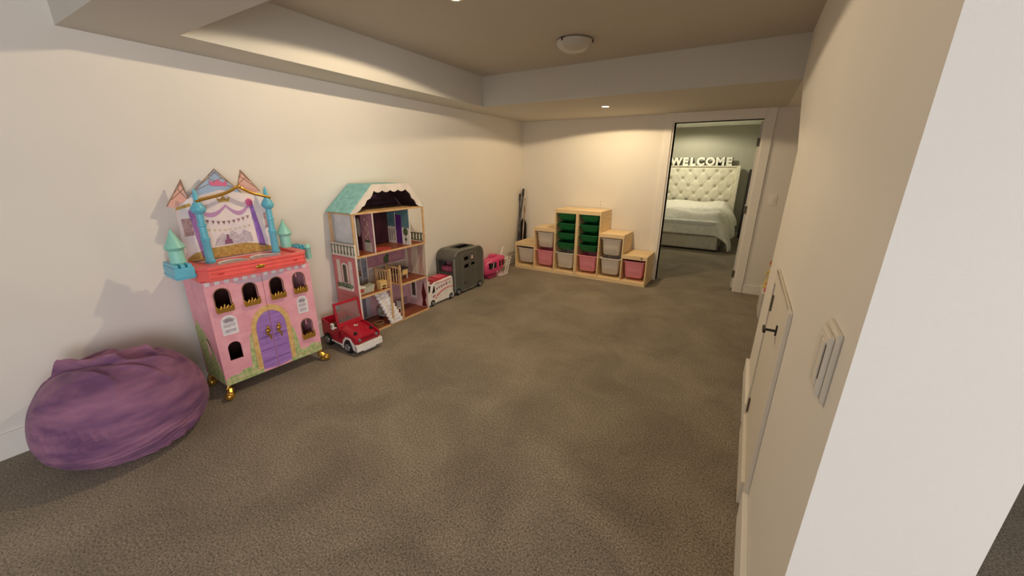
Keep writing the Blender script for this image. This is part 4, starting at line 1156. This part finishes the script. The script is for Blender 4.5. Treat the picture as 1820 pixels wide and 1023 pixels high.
# ------------------------------------------------------------------ toys peeking from the nook
t = thing('toy_box', (3.585, 4.72, 0), 0, 'white toy box just visible in the nook past the right wall', 'box')
q = MB().box((-.165, -.2, .0), (-.155, .2, .255)).box((.155, -.2, 0), (.165, .2, .255)).box((-.155, -.2, 0), (.155, -.19, .255)).box((-.155, .19, 0), (.155, .2, .255)).box((-.155, -.19, 0), (.155, .19, .012))
q.build('tub', mat('box_white', (.86, .84, .82), .4), t, .004)
MB().box((-.17, -.205, .255), (.17, .205, .272)).build('lid', mat('box_lid', (.90, .88, .86), .4), t, .004)
def doll(loc, h, hair, dress, skin, label, rot):
    t = thing('toy_doll', loc, rot, label, 'doll')
    b = MB().lathe([(h * .16, 0), (h * .20, h * .02), (h * .13, h * .30), (h * .08, h * .50), (h * .10, h * .62), (h * .05, h * .70), (h * .035, h * .74)], seg=14)
    b.tube([(-h * .09, 0, h * .62), (-h * .19, -h * .03, h * .50), (-h * .17, -h * .10, h * .38)], [h * .035, h * .03, h * .022])
    b.tube([(h * .09, 0, h * .62), (h * .19, -h * .03, h * .50), (h * .17, -h * .10, h * .38)], [h * .035, h * .03, h * .022])
    b.build('dress', dress, t, smooth=True)
    hd = MB().ball((0, -h * .01, h * .83), h * .115, sc=(.9, .9, 1.1)).ball((0, -h * .115, h * .82), h * .016)
    hd.build('head', skin, t, smooth=True)
    MB().ball((-h * .04, -h * .105, h * .85), h * .014).ball((h * .04, -h * .105, h * .85), h * .014).build('eyes', BLACK, t)
    MB().ball((0, h * .02, h * .86), h * .135, sc=(1, .95, 1.05)).ball((0, h * .08, h * .72), h * .09, sc=(1, .7, 1.6)).build('hair', hair, t, smooth=True)
skin = mat('doll_skin', (.93, .72, .58), .5)
doll((3.480, 4.80, .272), .31, mat('hair_orange', (.72, .38, .10), .6), mat('dress_yellow', (.86, .78, .48), .6), skin, 'doll with orange hair and yellow dress standing on the white toy box', -60)
doll((3.462, 4.62, .272), .16, mat('hair_brown', (.50, .22, .12), .6), mat('dress_pink', (.84, .36, .50), .6), skin, 'small brown haired doll in pink on the white toy box', -60)

# ------------------------------------------------------------------ bedroom: bed, headboard, letters
def bed():
    t = thing('upholstered_bed', (2.0, 8.0, 0), 0, 'cream upholstered bed with tall tufted headboard in the bedroom', 'bed')
    fab = mat('cream_linen', (.93, .91, .84), .85, bump=.1, bscale=200)
    # frame
    f = MB().box((-.78, 0.0, .035), (.78, .07, .290)).box((-.78, .07, .035), (-.71, 2.08, .290)).box((.71, .07, .035), (.78, 2.08, .290))
    f.build('bed_frame', mat('frame_linen', (.86, .84, .78), .85, bump=.1, bscale=200), t, .02)
    for x in (-.74, .72):
        for y in (.04, 1.95): B('leg', (x, y, 0), (x + .05, y + .05, .036), BLACK, t)
    B('mattress', (-.70, .08, .20), (.72, 2.06, .56), mat('mattress_white', (.9, .9, .88), .8), t, .06)
    # tufted headboard panel
    X0, X1, Zb, Zt = -.80, .83, .30, 1.56
    nx, nz = 120, 92
    dx = .28; dz = .165
    btn = []
    for r in range(12):
        z = Zt - .11 - r * dz
        if z < Zb: break
        for k in range(-1, 12):
            x = X1 - .10 - k * dx - (dx / 2 if r % 2 else 0)
            if X0 + .04 < x < X1 - .04: btn.append((x, z))
    vs = []; fs = []
    for j in range(nz + 1):
        for i in range(nx + 1):
            x = X0 + (X1 - X0) * i / nx; z = Zb + (Zt - Zb) * j / nz
            dmin = min(math.hypot(x - a, z - b_) for a, b_ in btn)
            u = ((x - (X1 - .10)) / dx); v = (z - (Zt - .11)) / (2 * dz)
            c1 = abs(((u + v + .5) % 1) - .5); c2 = abs(((u - v + .5) % 1) - .5)
            edge = min(x - X0, X1 - x, Zt - z) / .05
            y = 2.06 - .045 + .035 * math.exp(-(dmin / .040) ** 2) + .008 * math.exp(-(c1 / .05) ** 2) + .008 * math.exp(-(c2 / .05) ** 2) + (.02 * (1 - min(1, edge)))
            vs.append((x, y, z))
    for j in range(nz):
        for i in range(nx):
            a = j * (nx + 1) + i
            fs.append((a, a + 1, a + nx + 2, a + nx + 1))
    hb = MB().add(vs, fs).box((X0, 2.062, .04), (X1, 2.13, Zt)).build('headboard', fab, t, smooth=True)
    bm_ = mat('button_linen', (.70, .66, .58), .8)
    proto = None
    me = MB().ball((0, 0, 0), .013, sc=(1, .6, 1), seg=10, rings=6).build('button', bm_, hb, smooth=True)
    first = True
    for a, b_ in btn:
        if b_ < .7: continue
        o = me if first else me.copy()
        if not first: COL.objects.link(o)
        first = False
        o.parent = hb; o.location = (a, 2.045, b_)
    MB().box((X1, 1.93, .04), (X1 + .075, 2.13, Zt + .015)).box((X0 - .075, 1.93, .04), (X0, 2.13, Zt + .015)).box((X0, 2.0, Zt - .01), (X1, 2.13, Zt + .015)).build('headboard_wings', fab, t, .012)
    # duvet: puffy height field with a long drape at the right foot corner
    nx, ny = 90, 100
    vs = []; fs = []
    for j in range(ny + 1):
        yy = -.035 + 1.93 * j / ny
        for i in range(nx + 1):
            u = -1 + 2 * i / nx
            x = u * 1.06
            top = .66 + .15 * min(1, yy / 1.7) + .030 * math.sin(yy * 3.2) + .03 * noise.noise(Vector((x * 2.2, yy * 2.2, 1)))
            top += .014 * noise.noise(Vector((x * 9, yy * 5, 4))) + .012 * math.sin(yy * 22 + 2.2 * math.sin(x * 4)) * math.exp(-((yy - .35) / .35) ** 2)
            front = max(0, 1 - (yy + .035) / .50)
            top -= (top - .315) * front ** 2.2
            z = top; xx = x
            ax = abs(x)
            if ax > .70:
                k = (ax - .70) / .36
                drop = top - (.045 + .30 * min(1, max(0, (yy - .25)) * 1.4) if x > 0 else .30)
                z = top - drop * (k ** 1.25)
                xx = math.copysign(.70 + .27 * math.sin(min(1, k * 1.1) * PI / 2) + (.040 * math.sin(yy * 9 + 1.2) + .02 * math.sin(yy * 23 + k * 5)) * k, x)
            vs.append((xx, yy if ax < .78 else yy + .0 * ax - .03 * max(0, .3 - yy), z))
    for j in range(ny):
        for i in range(nx):
            a = j * (nx + 1) + i
            fs.append((a, a + 1, a + nx + 2, a + nx + 1))
    o = MB().add(vs, fs).build('duvet', mat('white_duvet', (.93, .92, .89), .8, bump=.15, bscale=8), t, smooth=True)
    md = o.modifiers.new('thick', 'SOLIDIFY'); md.thickness = .03; md.offset = -1
bed()
# WELCOME letters on top of the headboard
def letter(ch, x, w):
    t = thing('sign_letter', (x, 10.07, 1.577), 0, 'white letter %s standing on the headboard' % {'1': 'E between W and L', '2': 'E at the end of the word'}.get(ch[-1], ch[0]), 'letter', 'letters spelling WELCOME on the headboard')
    for nm, off, ex, dy, m, dxx in (('body', .012, .018, 0, mat('letter_white', (.97, .96, .92), .5), 0), ('shade_copy', .010, .012, .026, mat('letter_shade', (.20, .18, .16), .6), .020)):  # dark copy behind, shifted right, stands in for the letter's shade
        cu = bpy.data.curves.new(nm, 'FONT')
        cu.body = ch[0]; cu.size = .228; cu.extrude = ex; cu.offset = off; cu.align_x = 'CENTER'
        tmp = bpy.data.objects.new('tmp', cu)
        COL.objects.link(tmp)
        bpy.context.view_layer.update()
        dg = bpy.context.evaluated_depsgraph_get()
        me = bpy.data.meshes.new_from_object(tmp.evaluated_get(dg))
        bpy.data.objects.remove(tmp)
        me.materials.clear(); me.materials.append(m)
        zmin = min(v.co.y for v in me.vertices)
        me.transform(Matrix.Rotation(PI / 2, 4, 'X') @ Matrix.Translation((dxx, -zmin + (0.0 if nm != 'dark_face' else .014), 0)))
        o = bpy.data.objects.new(nm, me); COL.objects.link(o); o.parent = t
        o.location = (0, dy, 0)
for ch, x, w in (('W', 1.555, 0), ('E1', 1.755, 0), ('L', 1.915, 0), ('C', 2.078, 0), ('O', 2.275, 0), ('M', 2.475, 0), ('E2', 2.65, 0)):
    letter(ch, x, w)
t = thing('dark_strip', (3.10, 10.12, 0), 0, 'tall narrow dark strip standing in the gap right of the bed', 'frame')  # unidentified dark upright strip, built as a rim around a panel
MB().poly([(-.03, 0), (.03, 0), (.03, 1.5), (-.03, 1.5)], -.012, .012, holes=[[(-.02, .02), (.02, .02), (.02, 1.48), (-.02, 1.48)]]).build('frame', BLACK, t, .002)
B('panel', (-.02, -.002, .02), (.02, .006, 1.48), mat('panel_grey', (.32, .30, .30), .4), t)

# ------------------------------------------------------------------ lights
def lamp(name, kind, loc, energy, color, **kw):
    l = bpy.data.lights.new(name, kind); l.energy = energy; l.color = color
    rot = kw.pop('rot', None)
    for k, v in kw.items(): setattr(l, k, v)
    o = bpy.data.objects.new(name, l); COL.objects.link(o); o.location = loc
    if rot: o.rotation_euler = rot
    return o
lamp('ceiling_spot', 'SPOT', (1.43, 2.12, ZC - .012), 84, (1, .80, .54), shadow_soft_size=.03, spot_size=math.radians(163), spot_blend=.06)
lamp('soffit_spot', 'SPOT', (1.602, 4.511, ZS - .012), 60, (1, .77, .46), shadow_soft_size=.03, spot_size=math.radians(163), spot_blend=.06)
lamp('bedroom_spot', 'SPOT', (1.875, 9.18, 2.405), 80, (1, .92, .66), shadow_soft_size=.035, spot_size=math.radians(170), spot_blend=.3)
lamp('bedroom_fill_lamp', 'SPOT', (1.4, 6.9, 2.405), 14, (1, .92, .70), shadow_soft_size=.035, spot_size=math.radians(165), spot_blend=.3)
lamp('window_daylight', 'AREA', (2.95, RY - .15, 1.45), 25, (.88, .94, 1.0), shape='RECTANGLE', size=3.3, size_y=1.4, rot=(math.radians(90), 0, 0))
lamp('patio_daylight', 'AREA', (RX + .05, -1.9, 1.1), 128, (.97, .96, 1.0), shape='RECTANGLE', size=2.6, size_y=1.9, rot=(math.radians(90), 0, math.radians(90)))
w = bpy.data.worlds.new('world'); bpy.context.scene.world = w; w.use_nodes = True
w.node_tree.nodes['Background'].inputs[0].default_value = (.75, .85, 1, 1)
w.node_tree.nodes['Background'].inputs[1].default_value = .6

# ------------------------------------------------------------------ camera
cam = bpy.data.cameras.new('camera'); co = bpy.data.objects.new('camera', cam); COL.objects.link(co)
cam.sensor_width = 36; cam.lens = 673.08 / 1820 * 36; cam.clip_start = .02
yaw, pitch, roll = .5425, -.3065, .0092
fwd = Vector((-math.sin(yaw) * math.cos(pitch), math.cos(yaw) * math.cos(pitch), math.sin(pitch)))
right = Vector((math.cos(yaw), math.sin(yaw), 0)); up = right.cross(fwd)
r = right * math.cos(roll) + up * math.sin(roll); u = -right * math.sin(roll) + up * math.cos(roll)
co.matrix_world = Matrix(((r.x, u.x, -fwd.x, 3.1246), (r.y, u.y, -fwd.y, 0), (r.z, u.z, -fwd.z, 1.4858), (0, 0, 0, 1)))
bpy.context.scene.camera = co
vs_ = bpy.context.scene.view_settings
vs_.view_transform = 'Standard'; vs_.look = 'None'; vs_.exposure = 0; vs_.gamma = 1
bpy.context.scene.cycles.max_bounces = 10
bpy.context.scene.cycles.diffuse_bounces = 6
bpy.context.scene.cycles.use_denoising = True
